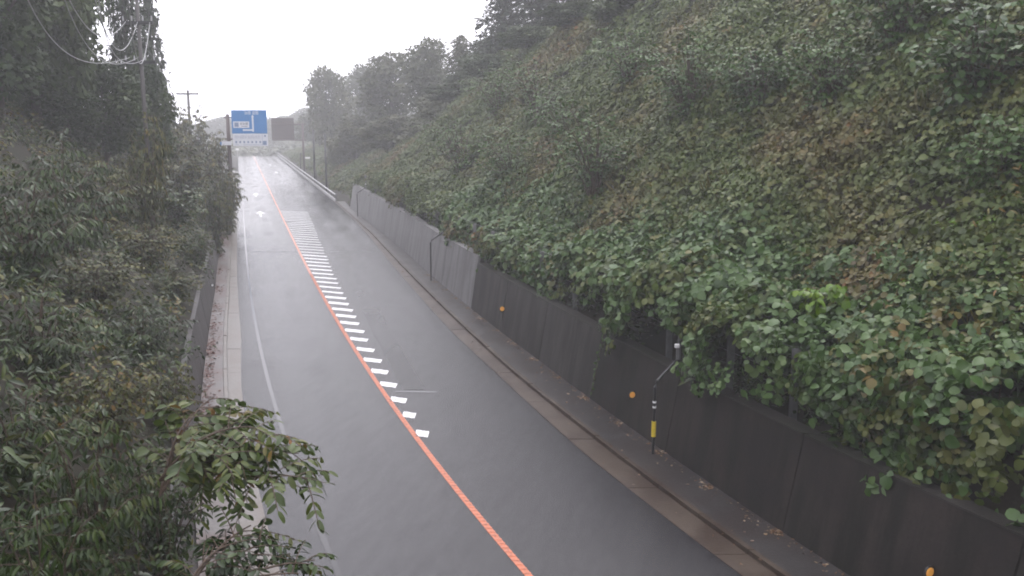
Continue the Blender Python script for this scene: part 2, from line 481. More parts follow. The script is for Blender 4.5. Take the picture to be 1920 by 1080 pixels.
# ------------------------------------------------------------------ strips along the road
def strip(name, y0, y1, f0, f1, z, m, parent=None, step=1.0, zf=None):
    n = max(2, int((y1 - y0) / step) + 1)
    yy = np.linspace(y0, y1, n)
    a, b = O(yy) + f0(yy), O(yy) + f1(yy)
    zz = z + ZR(yy)
    V = np.empty((n, 2, 3)); V[:, 0] = np.stack([a, yy, zz], 1); V[:, 1] = np.stack([b, yy, zz], 1)
    return mesh_obj(name, V.reshape(-1, 3), grid_faces(n, 2), m, parent)
def solid_strip(name, y0, y1, f0, f1, z0, z1, m, parent=None, step=1.0, g0=None, g1=None):
    """closed bar between offsets f0 and f1 (at z1) resting on g0, g1 (at z0)"""
    g0, g1 = g0 or f0, g1 or f1
    n = max(2, int((y1 - y0) / step) + 1)
    yy = np.linspace(y0, y1, n)
    ring = [(g0, z0), (g1, z0), (f1, z1), (f0, z1)]
    V = np.empty((n, 4, 3))
    for k, (f, z) in enumerate(ring):
        zz = z(yy) if callable(z) else z
        V[:, k] = np.stack([O(yy) + f(yy), yy, zz + ZR(yy)], 1)
    F = []
    for i in range(n - 1):
        for k in range(4):
            a, b = i * 4 + k, i * 4 + (k + 1) % 4
            F.append((a, b, b + 4, a + 4))
    F.append((0, 3, 2, 1)); e = (n - 1) * 4; F.append((e, e + 1, e + 2, e + 3))
    return mesh_obj(name, V.reshape(-1, 3), F, m, parent)
cst = lambda v: (lambda y: np.full(np.shape(y), v, float))
plus = lambda f, v: (lambda y: f(y) + v)

# the road with a wide asphalt sheet, fine rows for a true curve
yy = np.concatenate([np.arange(-14, 120, 1.0), np.arange(120, 276, 2.0)])
us = np.linspace(0, 1, 9)
offs = LG(yy)[:, None] * (1 - us) + RG(yy)[:, None] * us
crown = 0.05 * (1 - (2 * us - 1) ** 2)
V = np.stack([O(yy)[:, None] + offs, np.repeat(yy[:, None], 9, 1), crown[None, :] * np.ones((len(yy), 1)) * 0 + ZR(yy)[:, None]], -1)
road = mesh_obj('road', V.reshape(-1, 3), grid_faces(len(yy), 9), M['asphalt'], None, {'across': (offs - .05).ravel()})
tag(road, 'wet grey two lane road climbing away and bending left', None, None, 'structure')

# centre line: a pair of ribbed orange stripes close together
strip('centre_line', -14, 250, cst(-0.068), cst(0.068), 0.004, M['orange'], road)
rb = MB()
for y in np.arange(6, 46, 0.16):                    # raised ribs of the profiled line
    x = float(O(y)); s = -0.2963 - 0.36 * math.exp(-y / 12)
    rb.box((x, y, 0.0075), (0.136, 0.06, 0.006), math.atan(-s) * 0 )
o = rb.build('centre_line_rib', M['orange'], road); o['kind'] = 'stuff'
strip('edge_line', -14, 40, cst(-3.26), cst(-3.15), 0.004, M['white_thin'], road)
strip('edge_line', 40, 150, cst(-3.25), cst(-3.17), 0.004, M['seam'], road)
strip('edge_line', 150, 245, cst(-3.26), cst(-3.14), 0.004, M['white_thin'], road)
HW = lerp([(19, 0.30), (21.3, 0.40), (32.8, 0.85), (46.7, 1.36), (74, 2.6), (90, 3.1)])      # width of the hatched island
k = 0
hy = [at_plane(0, p)[1] for p in (810, 775, 747, 718.5, 694, 673, 653, 634, 618, 603.5)]
gap = 1.32
while hy[-1] < 80: hy.append(hy[-1] + gap)
for y in hy:
    w = float(HW(y)); wid = 0.44 if y < 40 else (0.34 if y < 54 else 0.22)
    r0 = random.uniform(-0.05, 0.05)
    nseg = 9
    tl = np.linspace(0.072 + abs(r0) * (y < 25), w + random.uniform(-0.05, 0.04) + (0.05 if y < 30 else 0), nseg)
    sk = 0.45                                            # strokes lie a little askew
    top, bot = [], []
    for t in tl:
        yb = y - sk * t
        j0, j1 = random.uniform(-.022, .022), random.uniform(-.022, .022)
        bot.append(P(yb - wid / 2 * (0.85 if t in (tl[0],) else 1) + j0, t, 0.004)); top.append(P(yb + wid / 2 + j1, t, 0.004))
        # keep the stroke straight across: correct for the slope of the road line
    def straight(pts, y_ref):
        return [(float(O(y_ref)) + t, p[1], p[2]) for t, p in zip(tl, pts)]
    bot, top = straight(bot, y), straight(top, y)
    V = np.array(bot + top); F = [(i, i + 1, nseg + i + 1, nseg + i) for i in range(nseg - 1)]
    mesh_obj('hatch_stripe', V, F, M['white'], road)

def flat(name, pts, m, z=0.004, parent=None):
    V = [(x, y, z) for x, y in pts]
    return mesh_obj(name, np.array(V), [tuple(range(len(V)))], m, parent)
def arrow(y, off, L=5.0, flip=1):
    sx = -0.2963
    c = [(-.09, 0), (.09, 0), (.09, L * .55), (.42, L * .55), (0, L), (-.42, L * .55), (-.09, L * .55)]
    return [(float(O(y)) + off + a + sx * (b * flip), y + b * flip) for a, b in c]
flat('lane_arrow', arrow(75.5, -1.75, 5.0), M['white'], 0.004, road)
flat('lane_arrow', arrow(97, -1.75, 5.0), M['white'], 0.004, road)
flat('lane_arrow', arrow(150, 2.4, 5.0, -1), M['white'], 0.004, road)
flat('lane_arrow', arrow(178, 2.4, 5.0, -1), M['white'], 0.004, road)
# patched strip and its seams in the right lane, a joint across the far lane
p = lambda y, o_: (float(O(y) + o_), y)
flat('asphalt_patch', [p(25.2, .62), p(25.2, 1.25), p(33, 1.75), p(42, 2.3), p(42, 1.7), p(33, 1.1)], M['patch'], 0.004, road)
flat('asphalt_seam', [(-3.35, 24.95), (-2.15, 24.9), (-2.15, 25.02), (-3.35, 25.07)], M['seam'], 0.006, road)
flat('asphalt_seam', [p(54.0, -2.9), p(54.0, -.2), p(54.35, -.2), p(54.35, -2.9)], M['patch'], 0.003, road)
flat('asphalt_seam', [p(54.0, 1.9), p(54.0, 4.6), p(54.35, 4.6), p(54.35, 1.9)], M['patch'], 0.003, road)
flat('asphalt_seam', [p(116, .2), p(116, 5.3), p(118, 5.3), p(118, .2)], M['white_thin'], 0.004, road)
flat('manhole_cover', [(O(71.5) + .45 + .42 * math.cos(a), 71.5 + .42 * math.sin(a)) for a in np.linspace(0, 6.28, 18)[:-1]], M['patch'], 0.009, road)

# right gutter, kerb and sidewalk
gut_r = thing('gutter', 'rust brown concrete gutter along the right edge of the road', 'gutter')
for y0 in np.arange(-12, 96, 3.0):
    j = 0.012
    solid_strip('gutter_slab', y0 + j, y0 + 3.0 - j, RG, plus(RK, -0.13), -0.08, 0.008 + random.uniform(0, .006), M['gutter'], gut_r)
for y0 in np.arange(-12, 90, 1.5):
    solid_strip('kerb_stone', y0 + .010, y0 + 1.5 - .010, plus(RK, -0.125), plus(RK, -.01), -0.08, 0.10 + random.uniform(-.008, .008), M['gutter'], gut_r)
side = solid_strip('sidewalk', -12, 90, RK, plus(RB, 0.02), -0.08, 0.085, M['walk'])
tag(side, 'narrow dark wet strip between the right gutter and the retaining wall', None, None, 'structure')
gut_l = thing('gutter', 'pale concrete gutter along the left edge of the road', 'gutter')
for y0 in np.arange(-12, 150, 3.0):
    solid_strip('gutter_slab', y0 + .012, y0 + 3.0 - .012, plus(LK, 0.13), LG, -0.08, 0.008 + random.uniform(0, .006), M['gutter_left'], gut_l)
for y0 in np.arange(-12, 100, 1.5):
    solid_strip('kerb_stone', y0 + .010, y0 + 1.5 - .010, plus(LK, 0.01), plus(LK, 0.125), -0.08, 0.13 + random.uniform(-.008, .008), M['gutter_left'], gut_l)
walk = solid_strip('walkway', -12, 150, plus(LB, -0.02), LK, -0.08, 0.115, M['walk_left'])
tag(walk, 'pale concrete walkway with reddish moss under the left wall', None, None, 'structure')

# ------------------------------------------------------------------ retaining walls
def wall_panels(parent, y0, y1, base, bat, H, m, side=1, plen=5.0, thick=0.34, cop=True, copm=None):
    n = max(1, round((y1 - y0) / plen)); L = (y1 - y0) / n
    for i in range(n):
        a, b = y0 + i * L + 0.018, y0 + (i + 1) * L - 0.018
        pr = random.uniform(0, 0.012)
        if m.name == 'mossy_shaded_wall_concrete' and a > 23: m = M['wall_mid']  # farther panels turn paler, a haze gradient put into their colour
        f0 = plus(base, side * (bat * H + pr)); f1 = plus(base, side * (bat * H + thick))
        g0 = plus(base, side * pr); g1 = plus(base, side * (bat * H + thick))
        if side > 0: solid_strip('wall_panel', a, b, f0, f1, -0.1, H, m, parent, 1.0, g0, g1)
        else: solid_strip('wall_panel', a, b, f1, f0, -0.1, H, m, parent, 1.0, g1, g0)
        if cop:
            c0, c1 = plus(base, side * (bat * H - 0.012)), plus(base, side * (bat * H + thick + .02))
            if side < 0: c0, c1 = c1, c0
            solid_strip('coping', a, b, c0, c1, H + 0.002, H + 0.035, copm or M['coping'], parent)
    # earth side backing so that no light leaks through the joints
    f0, f1 = plus(base, side * (bat * H + .10)), plus(base, side * (bat * H + thick - .06))
    g0 = plus(base, side * 0.10)
    if side > 0: solid_strip('wall_core', y0, y1, f0, f1, -0.12, H - .03, M['soil'], parent, 1.0, g0, f1)
    else: solid_strip('wall_core', y0, y1, f1, f0, -0.12, H - .03, M['soil'], parent, 1.0, f1, g0)
wr = thing('retaining_wall', 'dark mossy concrete retaining wall under the creeper in the right foreground', 'wall')
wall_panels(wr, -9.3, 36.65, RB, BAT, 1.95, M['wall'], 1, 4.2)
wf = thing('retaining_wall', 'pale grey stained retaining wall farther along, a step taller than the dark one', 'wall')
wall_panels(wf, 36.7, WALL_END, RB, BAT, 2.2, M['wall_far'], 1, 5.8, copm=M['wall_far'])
wlft = thing('retaining_wall', 'low dark concrete wall holding the left bank behind the walkway', 'wall')
wall_panels(wlft, -9, 92, LB, 0.19, 1.45, M['wall_left'], -1, 6.0, copm=M['wall_left'])

def wall_point(px, py, base=RB, bat=BAT, side=1, out=0.0):
    d = ray(px, py)
    best = None
    for y in np.arange(8, 80, 0.02):
        x, z = d[0] * y, CAM_H + d[2] * y
        if z < 0 or z > 2.4: continue
        e = abs(x - (float(O(y)) + float(base(y)) + side * bat * z - side * out))
        if best is None or e < best[0]: best = (e, x, y, z)
    return best[1:]
def slope_at(y):
    return -0.2963 - 4.319 / 12 * math.exp(-y / 12)
def reflector(px, py, label, m, r=0.055, base=RB, side=1, cat='reflector'):
    x, y, z = wall_point(px, py, base, BAT if side > 0 else .19, side, 0.02)
    rz = math.atan2(-slope_at(y), 1)                     # turn with the wall
    t = thing('wall_reflector', label, cat, (x, y, z), rz, 'reflectors fixed to the walls')
    # a small bracket holds the disc square to the traffic
    MB().box((side * 0.03, 0.035, 0), (0.09, 0.02, 0.05)).build('bracket', M['steel_dark'], t)
    MB().tube([(0 - side * .05, 0.022, 0), (0 - side * .05, -0.004, 0)], r * 1.28, 16).build('rim', M['steel_dark'], t)
    MB().tube([(0 - side * .05, -0.005, 0), (0 - side * .05, -0.014, 0)], [r, r * .86], 16).build('lens', m, t)
    return t
reflector(944, 579, 'small round amber reflector on the wall, the farthest of three', M['reflector'], 0.085)
reflector(1189, 740, 'round amber reflector on the dark wall near the black and yellow conduit', M['reflector'], 0.078)
reflector(1748, 1072, 'large round amber reflector on the dark wall in the lower right corner', M['reflector'], 0.078)
reflector(396, 535, 'tiny white reflector on the low left wall', M['box_white'], 0.05, LB, -1)

# conduits that climb from the sidewalk and bend over the wall top
def conduit(px_top, H, label, box_label, sleeve=False, base_out=0.14):
    f = lambda y: RB(y) + BAT * 2.0
    y = y_where_top(px_top, H)
    xt, zt = float(O(y) + RB(y) + BAT * H), H
    t = thing('conduit_pipe', label, 'pipe', (0, 0, 0))
    bx = float(O(y) + RB(y)) - base_out
    MB().tube([(bx, y - .5, 0.08), (bx, y - .5, zt - .35), (bx + .05, y - .46, zt - .22), (xt + .05, y, zt + 0.11), (xt + .35, y + .2, zt + .12)], 0.034, 8).build('pipe', M['steel_dark'], t)
    if sleeve:
        MB().tube([(bx, y - .5, .50), (bx, y - .5, .86)], .052, 10).build('sleeve', M['yellow'], t)
        for z in (1.18, 1.30):
            MB().tube([(bx, y - .5, z), (bx, y - .5, z + .04)], .042, 10).build('white_band', M['box_white'], t)
    b = thing('sensor_box', box_label, 'box', (xt + .10, y + .12, zt), 0, 'white boxes behind the right wall')
    MB().tube([(0, 0, -.2), (0, 0, .42)], .018, 6).build('post', M['steel_grey'], b)
    bevel(MB().box((0, -.02, .46), (.11, .07, .09)).build('case', M['box_white'], b), .012)
    return t
def y_where_top(px, H):
    ysx = np.arange(6, 90, 0.02)
    zpx = []
    c, s = math.cos(PITCH), math.sin(PITCH)
    xx = O(ysx) + RB(ysx) + BAT * H
    depth = ysx * c - (H - CAM_H) * s
    u = 960 + 1700 * xx / depth
    return float(ysx[np.argmin(np.abs(u - px))])
conduit(1262, 2.02, 'black conduit with a yellow sleeve and white bands at the dark wall', 'nearest small white box on a thin post, above the yellow sleeved conduit', True)
conduit(829, 2.27, 'thin black conduit bending over the top of the pale far wall', 'small white box on a thin post above the thin black conduit of the pale wall')
conduit(683, 2.27, 'faint grey conduit on the pale wall close to its far end', 'farthest small white box, above the conduit near the end of the pale wall')

# rockfall fence behind the wall
fence = thing('rockfall_fence', 'grey steel post fence behind the right wall, half buried in creeper', 'fence')
fy = [y_where_top(px, 2.9) for px in (1610, 1446, 1331)]
fy += [9.6, 11.9] + list(np.arange(fy[2] + 2.6, 80, 3.0))
def yz(y): return float(O(y) + RB(y) + BAT * 2 + .62)
for i, y in enumerate(fy):
    w = .15
    m_ = MB(); x = yz(y); rz = math.atan2(-slope_at(y), 1)
    m_.box((x, y - .07, 2.45), (w, .012, 1.6), rz).box((x, y + .07, 2.45), (w, .012, 1.6), rz).box((x, y, 2.45), (.012, .128, 1.6), rz)
    m_.build('post', M['steel_grey'], fence)
yt = y_where_top(1234, 2.6)
MB().tube([(yz(yt), yt, 1.7), (yz(yt), yt, 3.5)], .038, 8).build('post', M['steel_grey'], fence)
for zc in (2.7, 3.3):
    MB().tube([(yz(y) - .085, y, zc) for y in np.arange(17, 80, 2.0)], .006, 5).build('wire_rope', M['steel_grey'], fence)

# ------------------------------------------------------------------ guardrail on the far right
gr = thing('guardrail', 'pale steel guardrail along the far right edge of the road', 'guardrail')
GO = 5.98
for y in np.arange(90.5, 226, 4.0):
    x, _, z = P(y, GO + .12)
    MB().tube([(x, y, z - .1), (x, y, z + .82)], .065, 8).build('post', M['steel_grey'], gr)
for y0 in np.arange(90, 226, 4.0):
    for zc in (.76, .26):
        MB().tube([P(y, GO, zc) for y in (y0, y0 + 1.33, y0 + 2.66, y0 + 3.98)], .065, 8).build('beam', M['rail'], gr)
kb = solid_strip('kerb', 90, 230, cst(5.9), cst(6.2), -.1, .05, M['wall_far'])
tag(kb, 'low grey kerb under the far guardrail', None, None, 'structure')

# ------------------------------------------------------------------ road signs
def sign_frame(y, off, h, r, label, name='guide_sign', mat_=None, cat='road sign'):
    x, _, z = P(y, off)
    return thing(name, label, cat, (x, y, z))
ys_ = 80.0
px2m = ys_ / 1700
t = sign_frame(ys_, -4.15, 8.3, .15, 'large blue and white direction sign hanging over the left lane from a brown pole')
X0 = t.location.x
zz = lambda py: CAM_H + (235 - py) * px2m
xx = lambda px: (px - 960) * px2m - X0
ztop = zz(216)
pole = MB().tube([(0, 0, .05), (0, 0, zz(262)), (0, 0, ztop)], [.19, .17, .15], 12).build('pole', M['steel_brown'], t, True)
MB().tube([(0, 0, ztop), (0, 0, ztop + .08)], [.17, .03], 12).build('pole_cap', M['steel_brown'], t)
for py in (221, 260):
    MB().tube([(-.35, 0, zz(py)), (xx(508), 0, zz(py))], .07, 8).build('arm', M['steel_brown'], t)
def panel(x0, x1, y0, y1, yoff, m, name, parent, d=.04):
    return bevel(MB().box(((xx(x0) + xx(x1)) / 2, yoff, (zz(y0) + zz(y1)) / 2), (abs(xx(x1) - xx(x0)), d, abs(zz(y1) - zz(y0)))).build(name, m, parent), .01)
bp_ = panel(443.5, 508.5, 207.5, 250, -.12, M['blue'], 'blue_panel', t)
wp = panel(444.5, 509, 250.6, 273, -.12, M['sign_white'], 'white_panel', t)
def prints(parent, items, m, yoff, name='lettering', d=.006):
    mb = MB()
    for (x0, y0, x1, y1) in items:
        mb.box(((xx(x0) + xx(x1)) / 2, yoff, (zz(y0) + zz(y1)) / 2), (abs(xx(x1) - xx(x0)), d, abs(zz(y1) - zz(y0))))
    return mb.build(name, m, parent)
def glyph(x, y, w, h, k):
    """a blurred character: a few strokes in a square"""
    a = w / 12
    sets = [[(0, 0, w, a * 1.5), (0, h - a * 1.5, w, h), (0, 0, a * 1.5, h), (w - a * 1.5, 0, w, h), (w / 2 - a, 0, w / 2 + a, h), (0, h / 2 - a, w, h / 2 + a)],
            [(0, 0, w * .25, h * .2), (0, h * .4, w * .25, h * .6), (0, h * .8, w * .3, h), (w * .4, 0, w * .5, h), (w * .4, h * .35, w, h * .5), (w * .75, h * .4, w * .85, h), (w * .3, h * .75, w, h * .88)],
            [(0, h * .2, w, h * .35), (w * .15, 0, w * .3, h * .2), (w * .7, 0, w * .85, h * .2), (w * .1, h * .5, w * .9, h * .62), (0, h * .85, w, h), (w * .2, h * .6, w * .32, h * .85), (w * .68, h * .6, w * .8, h * .85)]]
    return [(x + p0, y + q0, x + p1, y + q1) for p0, q0, p1, q1 in sets[k % 3]]
# arrow: stem up, branch to the left, tips
prints(bp_, [(481.2, 219.5, 484.2, 246.5), (465.5, 242.2, 481.2, 245.0)], M['sign_white'], -.146, 'route_arrow')
mesh_obj('arrow_tip', [(xx(480.2), -.146, zz(219.5)), (xx(485.2), -.146, zz(219.5)), (xx(482.7), -.146, zz(215.8)), (xx(465.5), -.147, zz(241.3)), (xx(465.5), -.147, zz(245.9)), (xx(463), -.147, zz(243.6))], [(0, 1, 2), (3, 4, 5)], M['sign_white'], bp_)
g_ = []
for i, (x, k) in enumerate([(468.5, 1), (474.5, 0), (482.5, 2), (488.5, 0)]): g_ += glyph(x, 209.3, 5.0, 6.0, k)
prints(bp_, g_, M['sign_white'], -.146)
ip = prints(bp_, [(446.5, 228, 476, 239.6)], M['sign_white'], -.146, 'inset_panel')
prints(ip, [(448.8, 229.8, 456.6, 237.9)], M['print'], -.152, 'symbol')
g_ = []
for i, k in enumerate((2, 1, 0)): g_ += glyph(459 + i * 5.2, 230, 4.3, 4.0, k)
g_ += [(461, 236.2, 473, 237.2)]
prints(ip, g_, M['print_dark'], -.152)
g_ = []
for i in range(10): g_ += glyph(448 + i * 4.6 + (1.5 if i > 4 else 0), 253.2, 3.9, 5.4, i)
g_ += [(463, 269.8, 500, 270.8), (449, 269.6, 455, 270.8)]
prints(wp, g_, plain('sign_print_pale', (0.42, 0.45, 0.52), 0.4), -.146)
prints(wp, [(448.8 + i * 7.4, 263.6, 451.8 + i * 7.4, 267.4) for i in range(7)], M['print'], -.146, 'pictogram')
prints(wp, [(499.6, 263.2, 506.6, 270.8), (502.5, 252.6, 505.8, 255.8)], M['print'], -.146, 'symbol')
prints(wp, [(498.5, 252, 499.0, 271.5)], M['print'], -.146, 'divider')
# smaller plate fixed to the same pole
pp = thing('route_plate', 'small white and blue plate clamped on the pole of the blue sign', 'sign', (X0, ys_, 0))
MB().box((xx(433), -.24, zz(267.5)), (xx(442) - xx(424), .03, zz(264) - zz(271))).build('plate', M['sign_white'], pp)
MB().box((xx(422.5), -.24, zz(268)), (xx(424) - xx(421), .028, zz(265) - zz(271))).build('blue_end', M['blue'], pp)
MB().box((xx(433), -.198, zz(267.5)), (.5, .05, .06)).build('clamp', M['steel_brown'], pp)

yb_ = 142.0
px2m = yb_ / 1700
t = sign_frame(yb_, 6.6, 8, .15, 'brown back of a road sign facing the other way on a grey pole')
X0 = t.location.x
MB().tube([(0, 0, 0), (0, 0, zz(231))], [.2, .16], 12).build('pole', M['steel_brown'], t, True)
for py in (233, 262):
    MB().tube([(.5, 0, zz(py)), (xx(517), 0, zz(py))], .08, 8).build('arm', M['steel_brown'], t)
panel(515.5, 557, 221.5, 262.5, -.2 + .34, M['sign_back'], 'panel', t, .05)
for py in (229, 256.5):
    panel(516, 557, py, py + 1.8, .08, M['steel_brown'], 'stiffener', t, .08)
px2m = 1
def post(y, off, h, r, label, name='steel_post', cat='pole', m=None, group=None):
    x, _, z = P(y, off)
    z = max(z, gz(x, y)) - .15
    t = thing(name, label, cat, (x, y, z), 0, group)
    MB().tube([(0, 0, 0), (0, 0, h)], [r, r * .8], 10).build('shaft', m or M['steel_dark'], t, True)
    MB().tube([(0, 0, h), (0, 0, h + .05)], [r * 1.1, r * .4], 10).build('cap', m or M['steel_dark'], t)
    MB().tube([(0, 0, 0), (0, 0, .28)], [r * 1.9, r * 1.5], 10).build('footing', M['wall_far'], t)
    return t
post(104, 6.45, 6.7, .13, 'bare dark post beside the near end of the guardrail')
post(124, 6.75, 7.1, .15, 'bare dark post between the sign pole and the nearer post')
post(150, 6.6, 3.2, .10, 'thin short post behind the guardrail near the white plate')
post(118, 6.5, 1.9, .05, 'thin delineator stake behind the guardrail')
x, y, z = at_y(575, 296, 146)
t = thing('lane_plate', 'small white horizontal plate beyond the guardrail', 'sign', (x, y, gz(x, y)))
h_ = z - gz(x, y)
MB().box((0, 0, h_), (1.05, .04, .26)).build('plate', M['box_white'], t)
for s in (-.4, .4): MB().tube([(s, .06, -.1), (s, .06, h_ + .1)], .03, 6).build('post', M['steel_grey'], t)
# delineators at the left kerb
def delineator(y, off, h, label):
    x, _, z = P(y, off, .11)
    t = thing('delineator_post', label, 'post', (x, y, z))
    MB().tube([(0, 0, 0), (0, 0, h)], .035, 8).build('shaft', M['steel_dark'], t)
    MB().box((0, -.02, h - .1), (.14, .03, .2)).build('head', M['steel_dark'], t)
    MB().tube([(-.01, 0, h * .35), (.42, .05, h * .28)], .018, 6).build('bracket', M['steel_dark'], t)
delineator(63.5, -4.42, 1.75, 'thin dark delineator stake on the left walkway, partly behind leaves')
x, y, z = at_y(445, 283, 140)
t = thing('delineator_post', 'far white post with a pale head left of the crest of the road', 'post', (x, y, 0))
MB().tube([(0, 0, 0), (0, 0, z + .1)], .055, 8).build('shaft', M['rail'], t)
MB().box((0, -.02, z + .25), (.45, .05, .3)).build('head', M['box_white'], t)

# ------------------------------------------------------------------ utility poles and cables
def upole(x, y, ztop, label, arms, armw, r=.17):
    z0 = gz(x, y) - .3
    t = thing('utility_pole', label, 'utility pole', (x, y, z0))
    H = ztop - z0
    MB().tube([(0, 0, 0), (0, 0, H)], [r, r * .72], 12).build('shaft', M['pole_wood'], t, True)
    for dz in arms:
        MB().box((0, -r, H - dz), (armw, .10, .09 + .035 * armw)).build('crossarm', M['steel_dark'], t)
        for s in (-.46, -.18, .18, .46):
            MB().tube([(s * armw, -r, H - dz + .05), (s * armw, -r, H - dz + .13), (s * armw, -r, H - dz + .27)], [.022, .04, .025], 8).build('insulator', M['cable'], t)
    return t
xp, yp, zp = at_y(259, 36, 38)
upole(xp, yp, zp + .75, 'utility pole half hidden in the tall trees where the cables end', (.9, 2.45), 1.25, .10)
x2, y2, z2 = at_y(352, 169, 112)
upole(x2, y2, z2, 'distant utility pole with a crossarm above the left shrubs', (.45,), 2.7, .2)
cabs = [
    [(130, 0, 22), (200, 68, 40), (236, 40, 55)],
    [(178, 0, 22), (240, 84, 44), (258, 40, 55)],
    [(240, 0, 26), (273, 97, 47), (281, 40, 55)],
    [(52, 0, 20), (150, 112, 36), (243, 108, 55)],
    [(122, 2, 22), (205, 118, 40), (259, 108, 55)],
    [(185, 0, 24), (236, 118, 43), (273, 110, 55)],
]
names = ['uppermost overhead cable, leftmost of the upper three', 'middle one of the three upper overhead cables', 'rightmost of the upper overhead cables, a deep narrow loop',
         'leftmost of the lower overhead cables, the longest sag', 'middle one of the three lower overhead cables', 'rightmost of the three lower overhead cables']
for pts, nm in zip(cabs, names):
    q = np.array([at_y(a_, b_, c_ * 38 / 55) for a_, b_, c_ in pts])
    cx_ = np.polyfit(q[:, 1], q[:, 0], 2); cz_ = np.polyfit(q[:, 1], q[:, 2], 2)
    yv = np.linspace(1.5, 38, 70)
    o = MB().tube([(np.polyval(cx_, a), a, np.polyval(cz_, a)) for a in yv], .010, 6).build('overhead_cable', M['cable'], None, True)
    tag(o, nm, 'cable', 'overhead cables at the upper left')

# ------------------------------------------------------------------ foliage
def leaf_tmpl(L=1.0, W=0.5, rows_=(0.28, 0.6, 0.86), wid=(0.8, 1.0, 0.55), fold=0.18, curl=0.18):
    """leaf along +Y with normal +Z; triangles only"""
    V = [(0, 0, 0)]
    for t_, w in zip(rows_, wid):
        z = -curl * t_ * t_
        hw = W * w / 2
        V += [(-hw, t_, z + fold * hw), (0, t_, z), (hw, t_, z + fold * hw)]
    V.append((0, 1, -curl))
    F = [(0, 2, 1), (0, 3, 2)]
    for k in range(len(rows_) - 1):
        a = 1 + 3 * k; b = a + 3
        F += [(a, a + 1, b + 1), (a, b + 1, b), (a + 1, a + 2, b + 2), (a + 1, b + 2, b + 1)]
    a = 1 + 3 * (len(rows_) - 1); tip = len(V) - 1
    F += [(a, a + 1, tip), (a + 1, a + 2, tip)]
    V = np.array(V, float) * (1, 1, 1)
    return V * L, np.array(F)
T_OVATE = leaf_tmpl(1, 0.62, fold=0.25, curl=.15)
T_ROUND = leaf_tmpl(1, 0.88, (0.22, 0.55, 0.85), (0.85, 1.0, 0.55), fold=0.22, curl=.2)
T_LANCE = leaf_tmpl(1, 0.27, fold=0.3, curl=.3)
T_OBLONG = leaf_tmpl(1, 0.42, (0.2, 0.55, 0.85), (0.8, 1, .7), fold=0.2, curl=.2)
T_KITE = (np.array([(0, 0, 0), (-.3, .5, .06), (.3, .5, .06), (0, 1, -.12)], float), np.array([(0, 2, 1), (1, 2, 3)]))
T_NEEDLE = (np.array([(0, 0, 0), (-.17, .45, .03), (.17, .45, .03), (0, 1, -.2)], float), np.array([(0, 2, 1), (1, 2, 3)]))
T_BLADE = leaf_tmpl(1, 0.07, fold=0.2, curl=.45)

def norm(a): return a / (np.linalg.norm(a, axis=-1, keepdims=True) + 1e-9)
def place(tm, Pp, D, N, S, tint=None, r=None):
    """leaves of template tm at points Pp, along D, facing N, of size S"""
    V, F = tm
    D = norm(np.asarray(D, float)); X = norm(np.cross(D, np.asarray(N, float))); Z = np.cross(X, D)
    S = np.broadcast_to(np.asarray(S, float), (len(Pp),))
    W = (V[None, :, 0:1] * X[:, None] + V[None, :, 1:2] * D[:, None] + V[None, :, 2:3] * Z[:, None]) * S[:, None, None] + np.asarray(Pp)[:, None]
    n = len(Pp)
    FF = F[None] + (np.arange(n) * len(V))[:, None, None]
    if tint is None: tint = (r or rng).random(n)
    return W.reshape(-1, 3), FF.reshape(-1, 3), np.repeat(tint, len(V))
def join(parts):
    Vs, Fs, Ts = [], [], []
    b = 0
    for v, f, t_ in parts:
        Vs.append(v); Fs.append(f + b); Ts.append(t_); b += len(v)
    return np.concatenate(Vs), np.concatenate(Fs), np.concatenate(Ts)

def bez(a, b, c, n):
    t_ = np.linspace(0, 1, n)[:, None]
    return a * (1 - t_) ** 2 + 2 * b * t_ * (1 - t_) + c * t_ ** 2

